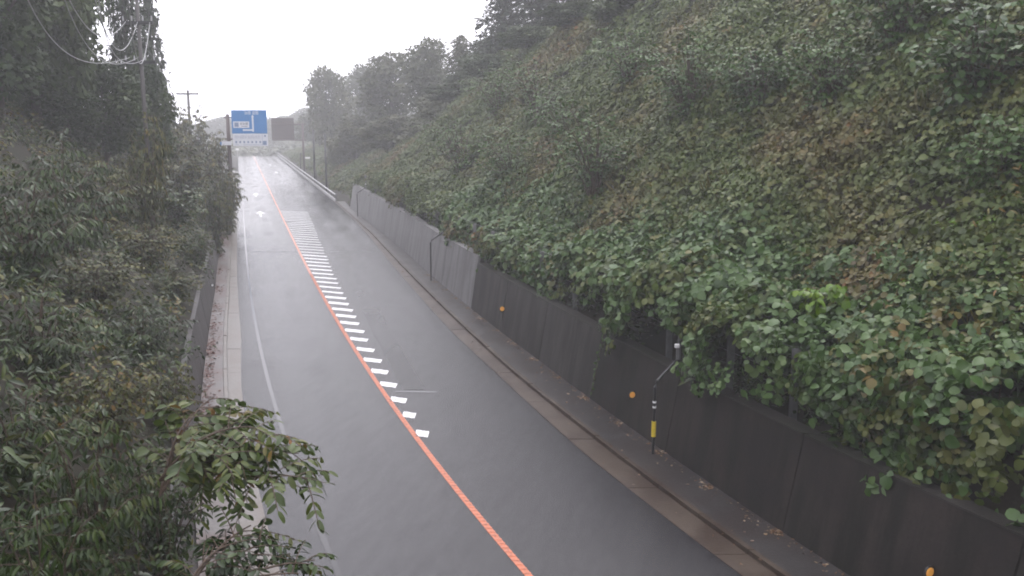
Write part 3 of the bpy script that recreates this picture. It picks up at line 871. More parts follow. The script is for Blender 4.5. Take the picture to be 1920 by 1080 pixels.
def shrub_geo(seed, H, Rr, nst, ntw, nlf, L, tm, droop=.25, lean=(0, 0), up=.25, fill=0):
    """stems arch out from the base, twigs carry rows of leaves"""
    g = np.random.default_rng(seed)
    st = MB(); PP, DD, NN, SS, TT = [], [], [], [], []
    for i in range(nst):
        a = 2 * math.pi * (i + g.random()) / nst
        rr = Rr * math.sqrt(g.uniform(.08, 1))
        h = H * (1.05 - .55 * (rr / Rr) ** 2) * g.uniform(.8, 1.08)
        end = np.array([math.cos(a) * rr + lean[0] * h, math.sin(a) * rr + lean[1] * h, h])
        ctl = np.array([end[0] * .25, end[1] * .25, h * .85])
        pts = bez(np.array([math.cos(a) * .12, math.sin(a) * .12, -.2]), ctl, end, 9)
        st.tube(pts, list(np.linspace(.012 + .008 * H, .006, 9)), 5, False)
        for k in range(ntw):
            t_ = .14 + .86 * (k + g.random()) / ntw
            p0 = pts[min(8, int(t_ * 8))] * (1 - (t_ * 8) % 1) + pts[min(8, int(t_ * 8) + 1)] * ((t_ * 8) % 1)
            td = norm(np.array([math.cos(a), math.sin(a), 0]) * .55 + g.normal(0, .7, 3) * (1, 1, .45) + (0, 0, up))
            tl = Rr * g.uniform(.28, .5)
            p1 = p0 + td * tl + np.array([0, 0, -droop * tl * .6])
            tp = bez(p0, (p0 + p1) / 2 + (0, 0, .12 * tl), p1, 4)
            st.tube(tp, [.007, .006, .005, .003], 4, False)
            tu = (g.random() * .8)
            for q in range(nlf):
                u = (q + .5) / nlf
                c = tp[0] * (1 - u) ** 2 + 2 * u * (1 - u) * tp[1] + u * u * tp[3]
                tang = norm(p1 - p0 + (0, 0, -droop * u))
                sd = norm(np.cross(tang, (0, 0, 1)) + g.normal(0, .12, 3)) * (1 if q % 2 else -1)
                if q == nlf - 1: sd *= 0
                PP.append(c); DD.append(tang * .55 + sd * .85 + (0, 0, -droop * g.uniform(.2, 1.3)))
                NN.append(np.array([0, 0, 1.0]) + g.normal(0, .33, 3)); SS.append(L * g.uniform(.7, 1.15)); TT.append(min(1, max(0, tu + g.normal(0, .15))))
    return place(tm, np.array(PP), np.array(DD), np.array(NN), np.array(SS), np.array(TT)), st, (np.array(PP), np.array(DD), np.array(NN), np.array(SS), np.array(TT))

def shrub(name, label, seed, loc, H, Rr, nst, ntw, nlf, L, tm, m, droop=.25, lean=(0, 0), group=None, cat='shrub', rz=0, up=.25):
    t = thing(name, label, cat, loc, rz, group)
    (v, f, ti), st, _ = shrub_geo(seed, H, Rr, nst, ntw, nlf, L, tm, droop, lean, up)
    mesh_obj('foliage', v, f, m, t, {'tint': ti})
    st.build('stem', M['stem'], t)
    return t

def tree_geo(seed, H, Rr, nleaf, L, lobes=16, tm=T_KITE, base=.25, sq=1.0):
    g = np.random.default_rng(seed)
    C_ = []
    for i in range(lobes):
        t_ = base + (1 - base) * ((i + g.random()) / lobes) ** .85
        prof = math.sin(math.pi * min(1, max(0.06, (t_ - base + .12) / (1.18 - base)))) ** .7
        a = 2.4 * i + g.random()
        rr = Rr * prof * g.uniform(.25, .8)
        C_.append((math.cos(a) * rr, math.sin(a) * rr, H * t_ * .93, Rr * g.uniform(.3, .52) * (.55 + .5 * prof)))
    C_ = np.array(C_)
    idx = g.choice(len(C_), nleaf, p=C_[:, 3] ** 2 / (C_[:, 3] ** 2).sum())
    dv = norm(g.normal(0, 1, (nleaf, 3)) + (0, 0, .25))
    Pp = C_[idx, :3] + dv * (C_[idx, 3] * (.45 + .6 * g.random(nleaf) ** .6))[:, None] * (1, 1, .8 * sq)
    D = norm(dv * .6 + g.normal(0, .6, (nleaf, 3)) + (0, 0, -.25)); N = norm(dv + (0, 0, .5) + g.normal(0, .35, (nleaf, 3)))
    tint = np.clip(g.random(len(C_))[idx] * .6 + g.random(nleaf) * .4, 0, 1)
    crown = place(tm, Pp, D, N, L * g.uniform(.6, 1.3, nleaf), tint)
    st = MB()
    st.tube(bez(np.array([0, 0, -.5]), np.array([g.normal(0, .2), g.normal(0, .2), H * .5]), np.array([0, 0, H * .9]), 8), list(np.linspace(.022 * H + .04, .03, 8)), 8, False)
    for c in C_[::2]:
        z0 = max(.4, c[2] * .6)
        st.tube(bez(np.array([0, 0, z0]), np.array([c[0] * .4, c[1] * .4, c[2] * .8]), c[:3], 5), list(np.linspace(.01 * H, .02, 5)), 5, False)
    return crown, st
def cedar_geo(seed, H, Rr, n, L=.6, base=.12):
    g = np.random.default_rng(seed)
    PP, DD, NN, SS = [], [], [], []
    st = MB(); st.tube([(0, 0, -.5), (0, 0, H * .5), (0, 0, H)], [.02 * H + .05, .012 * H + .04, .03], 8, False)
    nb = 90
    for i in range(nb):
        t_ = base + (1 - base) * (i / nb) ** .9
        a = 2.399 * i + g.normal(0, .2)
        Lb = Rr * ((1 - t_) ** .8 * 1.05 + .10) * g.uniform(.75, 1.1)
        d = np.array([math.cos(a), math.sin(a), 0])
        p0 = np.array([0, 0, H * t_]); p2 = p0 + d * Lb + (0, 0, -.12 * Lb + .1); p1 = p0 + d * Lb * .5 + (0, 0, .12 * Lb)
        pts = bez(p0, p1, p2, 5); st.tube(pts, [.05, .04, .03, .02, .01], 4, False)
        k = max(8, int(n / nb * (Lb / Rr) * 1.7))
        u = g.random(k) ** .7
        q = p0 * ((1 - u) ** 2)[:, None] + 2 * p1 * (u * (1 - u))[:, None] + p2 * (u ** 2)[:, None]
        PP.append(q + g.normal(0, .13, (k, 3)) * Rr * .5); DD.append(d * .6 + g.normal(0, .5, (k, 3)) + (0, 0, -.35)); NN.append(g.normal(0, .4, (k, 3)) + (0, 0, 1) + d * .4)
    PP, DD, NN = map(np.concatenate, (PP, DD, NN))
    return place(T_NEEDLE, PP, DD, NN, L * g.uniform(.6, 1.3, len(PP)), r=g), st
def make_tree(geo, name, m, label, cat, loc, rz=0, sc=1, group=None):
    t = thing(name, label, cat, loc, rz, group)
    (v, f, ti), st = geo
    mesh_obj('crown', v, f, m, t, {'tint': ti})
    st.build('trunk', M['bark'], t, True)
    t.scale = (sc,) * 3
    return t

# ---- creeper over the right bank: leaf clumps scattered on a hanging cover
def clump(name, seed, n, Rr, L, tm, m, tri=True, hgt=.25, out=.5):
    g = np.random.default_rng(seed)
    PP, DD, NN, SS, TT = [], [], [], [], []
    for i in range(n):
        a = g.random() * 6.283; r_ = Rr * math.sqrt(g.random())
        c = np.array([math.cos(a) * r_, math.sin(a) * r_, hgt * g.random() - .05])
        az = g.random() * 6.283; tu = g.random()
        nn = np.array([0, 0, 1.0]) + g.normal(0, .42, 3)
        for k in ((-1.15, 0, 1.15) if tri else (0,)):
            d = np.array([math.cos(az + k), math.sin(az + k), g.normal(-.25, .25)])
            PP.append(c + d * .03); DD.append(d); NN.append(nn + g.normal(0, .18, 3)); SS.append(L * g.uniform(.7, 1.2) * (1.1 if k == 0 else .92)); TT.append(min(1, max(0, tu + g.normal(0, .12))))
    v, f, ti = place(tm, np.array(PP), np.array(DD), np.array(NN), np.array(SS), np.array(TT))
    me = bpy.data.meshes.new(name)
    o = mesh_obj(name, v, f, m, None, {'tint': ti})
    C.collection.objects.unlink(o)
    return o
def coll(name, objs):
    c = bpy.data.collections.new(name)
    for o in objs: c.objects.link(o)
    return c
def scatter(host, collection, density, smin, smax, seed, align=.8, zspin=True):
    ng = bpy.data.node_groups.new('leaf_scatter', 'GeometryNodeTree')
    ng.interface.new_socket('Geometry', in_out='INPUT', socket_type='NodeSocketGeometry')
    ng.interface.new_socket('Geometry', in_out='OUTPUT', socket_type='NodeSocketGeometry')
    N, Lk = ng.nodes, ng.links
    gi, go = N.new('NodeGroupInput'), N.new('NodeGroupOutput')
    dp = N.new('GeometryNodeDistributePointsOnFaces'); dp.distribute_method = 'RANDOM'
    dp.inputs['Density'].default_value = density; dp.inputs['Seed'].default_value = seed
    da = N.new('GeometryNodeInputNamedAttribute'); da.data_type = 'FLOAT'; da.inputs['Name'].default_value = 'dens'
    mm = N.new('ShaderNodeMath'); mm.operation = 'MULTIPLY'; mm.inputs[1].default_value = density
    Lk.new(da.outputs['Attribute'], mm.inputs[0]); Lk.new(mm.outputs[0], dp.inputs['Density'])
    ci = N.new('GeometryNodeCollectionInfo'); ci.inputs['Collection'].default_value = collection
    ci.inputs['Separate Children'].default_value = True; ci.inputs['Reset Children'].default_value = True
    ip_ = N.new('GeometryNodeInstanceOnPoints'); ip_.inputs['Pick Instance'].default_value = True
    rv = N.new('FunctionNodeRandomValue'); rv.data_type = 'FLOAT'; rv.inputs[2].default_value = smin; rv.inputs[3].default_value = smax
    rr = N.new('FunctionNodeRandomValue'); rr.data_type = 'FLOAT_VECTOR'; rr.inputs[0].default_value = (-.25, -.25, 0); rr.inputs[1].default_value = (.25, .25, 6.283)
    rr.inputs['Seed'].default_value = 3
    e2r = N.new('FunctionNodeEulerToRotation'); Lk.new(rr.outputs[0], e2r.inputs[0])
    al = N.new('FunctionNodeAlignRotationToVector'); al.axis = 'Z'; al.inputs['Factor'].default_value = align
    ro = N.new('FunctionNodeRotateRotation'); ro.rotation_space = 'LOCAL'
    Lk.new(dp.outputs['Normal'], al.inputs['Vector']); Lk.new(al.outputs[0], ro.inputs[0]); Lk.new(e2r.outputs[0], ro.inputs[1])
    Lk.new(gi.outputs[0], dp.inputs['Mesh']); Lk.new(dp.outputs['Points'], ip_.inputs['Points'])
    Lk.new(ci.outputs[0], ip_.inputs['Instance']); Lk.new(ro.outputs[0], ip_.inputs['Rotation']); Lk.new(rv.outputs[1], ip_.inputs['Scale'])
    Lk.new(ip_.outputs[0], go.inputs[0])
    md = host.modifiers.new('leaves', 'NODES'); md.node_group = ng
    return host

kz = coll('creeper_clumps', [clump('creeper_clump', 100 + i, 40, .48, .092 + .008 * i, T_ROUND, M['kudzu'], True, .28) for i in range(7)])
kz_far = coll('creeper_far_clumps', [clump('creeper_far_clump', 130 + i, 44, .75, .15, T_ROUND, M['kudzu'], True, .35) for i in range(4)])

def cover(y0, y1, dy, Ds, name, zadd=.45, skirt=True):
    yv = np.arange(y0, y1 + dy, dy)
    lip = 3.15 + 0.55 * vn(yv * 0 + 3, yv, .33) * 2 + .5 * vn(yv * 0 + 9, yv, .9)
    cols = []
    n_sk = 0
    if skirt:
        hang = .75 + 1.0 * vn(yv * 0 + 21, yv, .45) + .5 * vn(yv * 0 + 40, yv, 1.3)
        inn = .35 + .5 * (vn(yv * 0 + 5, yv, .4) + .3)
        pk = np.clip((vn(yv * 0 + 60, yv, .62) + .45 * vn(yv * 0 + 80, yv, 1.7) - .10) * 6, 0, 1) * (yv < 36) * (np.abs(yv - 20.6) > 1.5)
        inn = inn * (1 - pk) - .22 * pk; hang = hang + pk * .75
        cols.append((inn + .12 * (1 - pk), lip - np.maximum(.2, hang + np.clip((18 - yv) * .16, 0, 1.1)))); cols.append((inn + .02, lip - np.maximum(.1, hang) * .4)); cols.append((inn + .18, lip + .05))
    for D in Ds:
        off = RB(yv) + BAT * 2 + D
        gzv = ground_z(off, yv) + zadd + .7 * vn(O(yv) + off, yv, .75) + 1.1 * vn(O(yv) + off + 50, yv, .33)
        if skirt: gzv = np.maximum(gzv, lip + .25 * min(D, 2) )if D < 2.6 else gzv
        cols.append((np.full(len(yv), D), gzv))
    off = np.stack([RB(yv) + BAT * 2 + c[0] for c in cols], 1); Z = np.stack([c[1] for c in cols], 1)
    Y = np.repeat(yv[:, None], off.shape[1], 1)
    V = np.stack([O(Y) + off, Y, Z], -1)
    dens = np.clip(1 + 2.2 * vn(V[..., 0], V[..., 1], .55) + 1.2 * vn(V[..., 0] + 31, V[..., 1], 1.3), .12, 2)
    F = grid_faces(*Z.shape)
    o = mesh_obj(name, V.reshape(-1, 3), F, M['kudzu'], None, {'dens': dens.ravel()})
    return o
kz_lip = coll('creeper_lip_clumps', [clump('creeper_lip_clump', 110 + i, 30, .5, .145, T_ROUND, M['mound' if i < 4 else 'kudzu'], True, .32) for i in range(6)])
kz_mix = coll('bank_mixed_clumps', [clump('fern_clump', 190 + i, 60, .6, .11, T_LANCE, M['olive'], False, .5) for i in range(2)] + [clump('herb_clump', 194 + i, 60, .5, .075, T_OVATE, M['grass' if i else 'lime'], False, .35) for i in range(2)])
kc = cover(7, 46, .5, [.8, 1.2, 1.8, 2.6, 3.6], 'creeper_cover')
scatter(kc, kz_lip, 5.5, .75, 1.4, 11)
tag(kc, 'fresh green fringe of creeper leaves hanging over the dark wall', None, None, 'stuff')
ku = cover(7, 46, .5, [3.3, 4.2, 5, 6, 7, 8, 9, 10, 11.5, 13, 14.5, 17, 20], 'creeper_cover', skirt=False)
scatter(ku, kz, 6.5, .7, 1.35, 17)
tag(ku, 'thick blanket of small creeper leaves over the near right bank', None, None, 'stuff')
km = cover(7, 60, .6, [2.6, 3.6, 4.6, 6, 7.5, 9, 11, 13, 16, 20], 'mixed_herbs', .55, False)
A = km.data.attributes['dens']; co = np.empty(len(km.data.vertices) * 3, dtype=np.float32); km.data.vertices.foreach_get('co', co); co = co.reshape(-1, 3)
A.data.foreach_set('value', np.clip(vn(co[:, 0] + 13, co[:, 1] + 7, .3) * 5 - .5, 0, 1.0).astype(np.float32))
scatter(km, kz_mix, 2.2, .7, 1.3, 18, .5)
tag(km, 'patches of ferns and fine herbs growing through the creepers on the right bank', None, None, 'stuff')
yv = np.arange(6, 82, .6); DU = [.36, .8, 1.3, 1.9]
off = np.stack([RB(yv) + BAT * 2 + D for D in DU], 1); Y = np.repeat(yv[:, None], 4, 1); Z = ground_z(off, Y) + .02
bu = mesh_obj('berm_undergrowth', np.stack([O(Y) + off, Y, Z], -1).reshape(-1, 3), grid_faces(*Z.shape), M['soil'], None, {'dens': np.clip(1 + 3 * vn(O(Y) + off, Y, .8), 0, 2).ravel()})
scatter(bu, coll('berm_clumps', [clump('berm_clump', 197 + i, 40, .4, .16, T_LANCE if i else T_OVATE, M['laurel'], False, .7) for i in range(2)]), 1.6, .6, 1.3, 19, .3)
tag(bu, 'dark ferns in the shade behind the top of the right wall', None, None, 'stuff')
kf = cover(46.2, 84, .7, [.8, 1.4, 2.2, 3.2, 4.4, 5.8, 7.2, 9, 11, 13, 15, 18, 22], 'creeper_cover')
scatter(kf, kz_far, 2.0, .7, 1.2, 12)
tag(kf, 'paler blanket of creeper leaves over the right bank above the far wall', None, None, 'stuff')
ko = cover(84, 236, 2.0, [.9, 1.8, 3, 4.5, 6.5, 9, 12, 16, 20, 26], 'bank_scrub', .3, False)
scatter(ko, kz_far, 1.0, .9, 1.7, 13)
tag(ko, 'pale green scrub on the low bank behind the guardrail', None, None, 'stuff')

# tall grass and dry stalks between the creepers
def grass_clump(seed, n, h):
    g = np.random.default_rng(seed)
    a = g.random(n) * 6.283
    Pp = np.stack([np.cos(a) * .2 * g.random(n), np.sin(a) * .2 * g.random(n), np.zeros(n)], 1)
    D = np.stack([np.cos(a) * .35, np.sin(a) * .35, np.ones(n)], 1) + g.normal(0, .15, (n, 3))
    N = np.stack([np.cos(a), np.sin(a), np.full(n, .3)], 1) * -1
    v, f, ti = place(T_BLADE, Pp, D, -N, h * g.uniform(.6, 1.2, n), r=g)
    o = mesh_obj('grass_clump', v, f, M['grass'], None, {'tint': ti}); C.collection.objects.unlink(o)
    return o
gc = coll('grass_clumps', [grass_clump(200 + i, 22, .5) for i in range(4)])
gv = cover(9, 80, .8, [2.2, 3.4, 4.6, 6, 7.5, 9, 11, 13, 16, 20], 'dry_grass', .1, False)
A = gv.data.attributes['dens']; co = np.empty(len(gv.data.vertices) * 3, dtype=np.float32); gv.data.vertices.foreach_get('co', co); co = co.reshape(-1, 3)
dn = np.clip(vn(co[:, 0] + 77, co[:, 1], .16) * 4 - .15, 0, 1.0)
A.data.foreach_set('value', dn.astype(np.float32))
scatter(gv, gc, 1.6, .7, 1.4, 15, .6)
tag(gv, 'patches of dry brownish grass between the creepers on the right bank', None, None, 'stuff')

# ---- undergrowth on the left bank
lcl = coll('undergrowth_clumps', [clump('undergrowth_clump', 150 + i, 46, .55, .17, T_LANCE, M['laurel'], False, .55) for i in range(4)] +
           [clump('undergrowth_clump', 160 + i, 40, .5, .13, T_OVATE, M['olive'], False, .45) for i in range(3)])
yv = np.concatenate([np.arange(1.5, 30, .6), np.arange(30, 125, 1.2)])
DU = [.12, .5, 1, 1.6, 2.3, 3, 4, 5, 6.5, 8, 10, 12, 15, 19, 24]
off = np.stack([LB(yv) - .30 - D for D in DU], 1); Y = np.repeat(yv[:, None], len(DU), 1)
Z = ground_z(off, Y) + .12
ug = mesh_obj('undergrowth', np.stack([O(Y) + off, Y, Z], -1).reshape(-1, 3), grid_faces(*Z.shape)[:, ::-1].copy(), M['laurel'], None, {'dens': np.ones(Z.size)})
scatter(ug, lcl, 1.25, .7, 1.3, 21, .5)
tag(ug, 'dark undergrowth covering the left bank between the shrubs', None, None, 'stuff')

# a strand of creeper hanging down a joint of the dark wall
xv, yvn, zv = wall_point(1132, 640)
vt = thing('hanging_vine', 'thin strand of pale leaves hanging down the dark wall left of the amber reflector', 'vine', (xv, yvn, 0))
g = np.random.default_rng(88); zs = np.linspace(1.95, .35, 26)
xo = BAT * (zs - zv) - .05
MB().tube([(a, 0, b) for a, b in zip(xo, zs)], .007, 5).build('stem', M['stem'], vt)
v_, f_, t_ = place(T_OVATE, np.stack([xo - .02, g.normal(0, .05, 26), zs], 1), g.normal(0, .5, (26, 3)) + (-.2, -.2, -.7), g.normal(0, .2, (26, 3)) + (-.8, -.5, .4), .11 * g.uniform(.6, 1.2, 26), r=g)
mesh_obj('foliage', v_, f_, M['mound'], vt, {'tint': t_})

# ---- mounds of creeper on the right bank
def bank_bush(px, py, rpx, label, m, kind=0, hmul=1.35, leaf=.125, tm=T_ROUND, name='creeper_bush', n=(22, 9, 8), y_off=0):
    h_ = at_ground(px, py + rpx * .5, 9)
    if h_ is None: return
    x, y, z = h_
    Rr = rpx / 1700 * y
    shrub(name, label, 300 + int(px), (x, y, z - .1), Rr * hmul * 1.5, Rr * 1.1, n[0], n[1], n[2], leaf, tm, m, .35, (-.22, -.2), 'bushes growing out of the right bank', 'bush')
bank_bush(1290, 185, 85, 'round creeper bush with a dark hollow beneath, high on the right bank', M['mound'])
bank_bush(1115, 335, 85, 'dense creeper mound standing proud in the middle of the right bank', M['mound'])
bank_bush(1835, 165, 110, 'pale leafy mound near the top right corner', M['mound'], leaf=.17)
bank_bush(1420, 180, 70, 'low creeper bush just right of the hollow bush', M['mound'])
bank_bush(1185, 150, 60, 'small bush above and left of the hollow bush', M['mound'])
bank_bush(1010, 205, 70, 'bush left of the hollow bush under the hazy trees', M['mound'])
bank_bush(935, 195, 55, 'hazy bush on the skyline of the bank below the tallest conifer', M['mound'])
bank_bush(1060, 250, 60, 'rounded bush between the middle mound and the skyline', M['mound'])
bank_bush(960, 330, 70, 'low bush left of the dense middle mound', M['mound'])
bank_bush(865, 300, 60, 'hazy bush above the far end of the dark wall', M['mound'])
bank_bush(1565, 600, 60, 'bright lime green bush at the lip of the bank over the wall', M['lime'], leaf=.19, n=(12, 7, 6))
bank_bush(1850, 800, 110, 'large leaved green bush overhanging the wall at the right edge', M['mound'], leaf=.22, n=(14, 7, 6))
bank_bush(1690, 60, 95, 'dark leafy bush at the top of the bank in the upper right', M['mound'], leaf=.16)
bank_bush(1560, 170, 75, 'dark bush left of the upper right corner bush', M['mound'])
bank_bush(1880, 330, 80, 'bush at the right edge below the pale mound', M['mound'])
bank_bush(1500, 690, 60, 'leafy branches hanging over the wall between two fence posts', M['mound'], leaf=.2)
bank_bush(1660, 740, 60, 'leafy tuft hanging over the wall right of the lime bush', M['mound'], leaf=.2)

# ---- trees on the right skyline
broad = [tree_geo(401, 8, 3.2, 7000, .36), tree_geo(402, 8, 2.7, 6500, .34, 18), tree_geo(403, 9, 2.5, 6500, .34, 14)]
conif = [cedar_geo(411, 13, 2.6, 4200), cedar_geo(412, 12, 2.2, 3800)]
def px_tree(px, py_top, y, w_px, protos, m, name, label, cat, group, hmin=3.0, rz=None, fat=1.0):
    x, _, zt = at_y(px, py_top, y)
    z0 = gz(x, y)
    H = max(hmin, zt - z0)
    g, H0, R0 = protos
    key = (id(g[0][0]), m.name)
    if key not in MADE:
        MADE[key] = make_tree(g, name, m, label, cat, (x, y, z0 - .2), 0, 1, group)
        o = MADE[key]
    else:
        o = dup(MADE[key], (x, y, z0 - .2), 0, 1, label, group)
        o.name = name
    sw = (w_px / 2 / 1700 * y) / R0 * fat
    o.scale = (sw, sw, (H + .2) / H0)
    o.rotation_euler = (0, 0, random.random() * 6.28 if rz is None else rz)
    return o
MADE = {}
B0, B1, B2 = (broad[0], 8, 3.0), (broad[1], 8, 2.6), (broad[2], 9, 2.4)
C0, C1 = (conif[0], 13, 2.4), (conif[1], 12, 2.0)
gS = 'hazy trees on the right skyline'
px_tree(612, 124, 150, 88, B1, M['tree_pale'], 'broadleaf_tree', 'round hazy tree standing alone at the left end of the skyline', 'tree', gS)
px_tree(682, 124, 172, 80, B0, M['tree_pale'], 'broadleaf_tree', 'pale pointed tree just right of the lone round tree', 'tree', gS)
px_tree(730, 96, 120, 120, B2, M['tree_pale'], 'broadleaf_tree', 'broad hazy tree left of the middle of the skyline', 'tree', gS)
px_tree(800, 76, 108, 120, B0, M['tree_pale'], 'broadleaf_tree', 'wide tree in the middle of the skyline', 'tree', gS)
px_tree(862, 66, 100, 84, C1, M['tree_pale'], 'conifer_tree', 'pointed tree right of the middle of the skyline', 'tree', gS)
px_tree(915, 70, 92, 100, B1, M['tree'], 'broadleaf_tree', 'darker tree at the left foot of the tall conifers', 'tree', gS)
px_tree(945, -60, 84, 110, C0, M['cedar'], 'conifer_tree', 'tall dark conifer with ragged branches against the sky, leftmost', 'tree', gS)
px_tree(1010, -90, 80, 120, C1, M['cedar'], 'conifer_tree', 'tall dark conifer second from the left of the group', 'tree', gS)
px_tree(1075, -70, 76, 120, C0, M['cedar'], 'conifer_tree', 'tall dark conifer in front of the bright gap in the sky', 'tree', gS)
px_tree(1150, -110, 70, 130, B2, M['tree'], 'broadleaf_tree', 'tall brownish tree right of the dark conifers', 'tree', gS)
px_tree(1240, -120, 64, 150, B0, M['tree'], 'broadleaf_tree', 'tree at the top of the frame above the hollow bush', 'tree', gS)
px_tree(1330, -120, 60, 150, B1, M['tree'], 'broadleaf_tree', 'tree at the top of the frame above the dry grass', 'tree', gS)
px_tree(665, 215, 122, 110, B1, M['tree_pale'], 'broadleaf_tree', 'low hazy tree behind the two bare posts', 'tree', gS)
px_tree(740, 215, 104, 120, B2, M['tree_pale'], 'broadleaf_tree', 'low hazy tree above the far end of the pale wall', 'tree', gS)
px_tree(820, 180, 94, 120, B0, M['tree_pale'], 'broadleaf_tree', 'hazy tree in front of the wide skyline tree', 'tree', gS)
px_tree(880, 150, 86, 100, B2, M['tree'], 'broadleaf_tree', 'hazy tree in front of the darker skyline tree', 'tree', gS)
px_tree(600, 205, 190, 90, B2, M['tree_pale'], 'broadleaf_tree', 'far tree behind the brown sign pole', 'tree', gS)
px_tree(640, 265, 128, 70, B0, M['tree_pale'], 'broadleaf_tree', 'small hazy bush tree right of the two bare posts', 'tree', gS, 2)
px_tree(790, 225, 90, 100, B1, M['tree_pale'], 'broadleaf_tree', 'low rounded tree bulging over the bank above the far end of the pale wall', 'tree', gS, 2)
px_tree(858, 182, 82, 120, B2, M['tree'], 'broadleaf_tree', 'rounded tree breaking the edge of the bank below the darker skyline tree', 'tree', gS, 2)
px_tree(925, 128, 76, 120, B0, M['tree'], 'broadleaf_tree', 'rounded tree on the bank edge at the feet of the conifers', 'tree', gS, 2)
px_tree(1000, 85, 69, 120, B1, M['tree'], 'broadleaf_tree', 'leafy tree on the bank edge in front of the second conifer', 'tree', gS, 2)
px_tree(1080, 48, 62, 130, B2, M['tree'], 'broadleaf_tree', 'leafy tree on the bank edge under the bright gap in the sky', 'tree', gS, 2)
px_tree(1170, 20, 52, 150, B1, M['tree'], 'broadleaf_tree', 'leafy tree on the bank above the small left bush', 'tree', gS, 2)
# wood beyond the crest
yv = np.arange(256, 400, 6.0); xs_ = np.linspace(-190, 30, 45)
XF, YF = np.meshgrid(xs_, yv)
ZF = ground_z(XF - (3.185 - 0.2963 * YF), YF) + .3
dw = mesh_obj('distant_scrub', np.stack([XF, YF, ZF], -1).reshape(-1, 3), grid_faces(*XF.shape), M['tree_pale'], None, {'dens': np.clip(1 + 1.5 * vn(XF, YF, .06), .3, 2).ravel()})
fcl = coll('scrub_clumps', [clump('scrub_clump', 180 + i, 50, 1.0, .5, T_OVATE, M['tree_pale'], False, 1.2) for i in range(3)])
scatter(dw, fcl, .10, 1.6, 3.2, 31, .2)
tag(dw, 'pale scrub on the low hill beyond the crest of the road', None, None, 'stuff')
gF = 'pale trees beyond the crest of the road'
for i, (px, py, w, lb) in enumerate([(388, 228, 34, 'left end of the low wood, above the left shrubs'), (412, 219, 40, 'left of the brown sign pole'), (436, 222, 40, 'behind the top of the brown sign pole'),
        (512, 222, 40, 'in the gap between the two signs'), (536, 217, 40, 'above the brown sign'), (556, 213, 44, 'right edge of the brown sign'), (578, 204, 54, 'at the right end of the low wood'),
        (505, 258, 34, 'below the right edge of the blue sign'), (545, 266, 34, 'below the brown sign back'), (425, 262, 30, 'beside the small route plate')]):
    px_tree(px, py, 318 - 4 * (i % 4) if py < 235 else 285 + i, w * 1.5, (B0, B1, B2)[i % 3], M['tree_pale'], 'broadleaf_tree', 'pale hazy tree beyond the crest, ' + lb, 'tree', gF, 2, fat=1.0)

# ---- left bank: tall trees, then shrubs down to the wall
gL = 'tall dark trees on the left bank'
px_tree(222, -130, 52, 100, C0, M['cedar'], 'conifer_tree', 'tall dark conifer with a straight trunk behind the cables', 'tree', gL)
px_tree(272, -60, 62, 64, C1, M['cedar'], 'conifer_tree', 'ivy dark conifer at the right edge of the left trees', 'tree', gL)
px_tree(95, -140, 44, 170, B0, M['tree'], 'broadleaf_tree', 'dark broadleaf tree left of the straight conifer', 'tree', gL)
px_tree(40, -160, 42, 220, B1, M['tree'], 'broadleaf_tree', 'dark broadleaf tree filling the top left corner', 'tree', gL)
px_tree(-40, -160, 36, 220, B2, M['tree'], 'broadleaf_tree', 'dark tree cut by the left edge of the picture', 'tree', gL)
px_tree(262, 95, 50, 90, B2, M['tree'], 'broadleaf_tree', 'leafy tree under the crossarm pole among the cables', 'tree', gL)
px_tree(190, 110, 46, 150, B1, M['tree'], 'broadleaf_tree', 'mid height leafy tree below the cable loops', 'tree', gL)
px_tree(90, 130, 43, 170, B0, M['tree'], 'broadleaf_tree', 'mid height leafy tree at the left under the longest cable', 'tree', gL)
gW = 'shrubs massed above the left wall'
big = [shrub_geo(500 + i, 3.2, 1.7, 16, 9, 8, .19, T_OBLONG, .3) for i in range(2)]
BIG = {}
def left_shrub(px, py_top, y, w_px, kind, label, m, name='roadside_shrub'):
    x, _, zt = at_y(px, py_top, y)
    z0 = gz(x, y)
    H = max(1.2, zt - z0)
    key = (kind, m.name)
    if key not in BIG:
        t = thing(name, label, 'shrub', (x, y, z0 - .1), 0, gW)
        (v, f, ti), st, _ = KINDS[kind]
        mesh_obj('foliage', v, f, m, t, {'tint': ti}); st.build('stem', M['stem'], t)
        BIG[key] = t; o = t
    else:
        o = dup(BIG[key], (x, y, z0 - .1), 0, 1, label, gW); o.name = name
    sw = (w_px / 2 / 1700 * y) / 1.7
    o.scale = (sw, sw, (H + .1) / 3.3)
    o.rotation_euler = (0, 0, random.random() * 6.28)
    return o
KINDS = {
    'far': shrub_geo(510, 3.2, 1.7, 22, 10, 8, .24, T_OBLONG, .3),
    'far2': shrub_geo(511, 3.2, 1.7, 20, 10, 9, .22, T_OVATE, .3),
    'lance': shrub_geo(512, 3.2, 1.7, 18, 10, 9, .26, T_LANCE, .45),
    'ovate': shrub_geo(513, 3.2, 1.7, 20, 10, 8, .17, T_OVATE, .35),
}
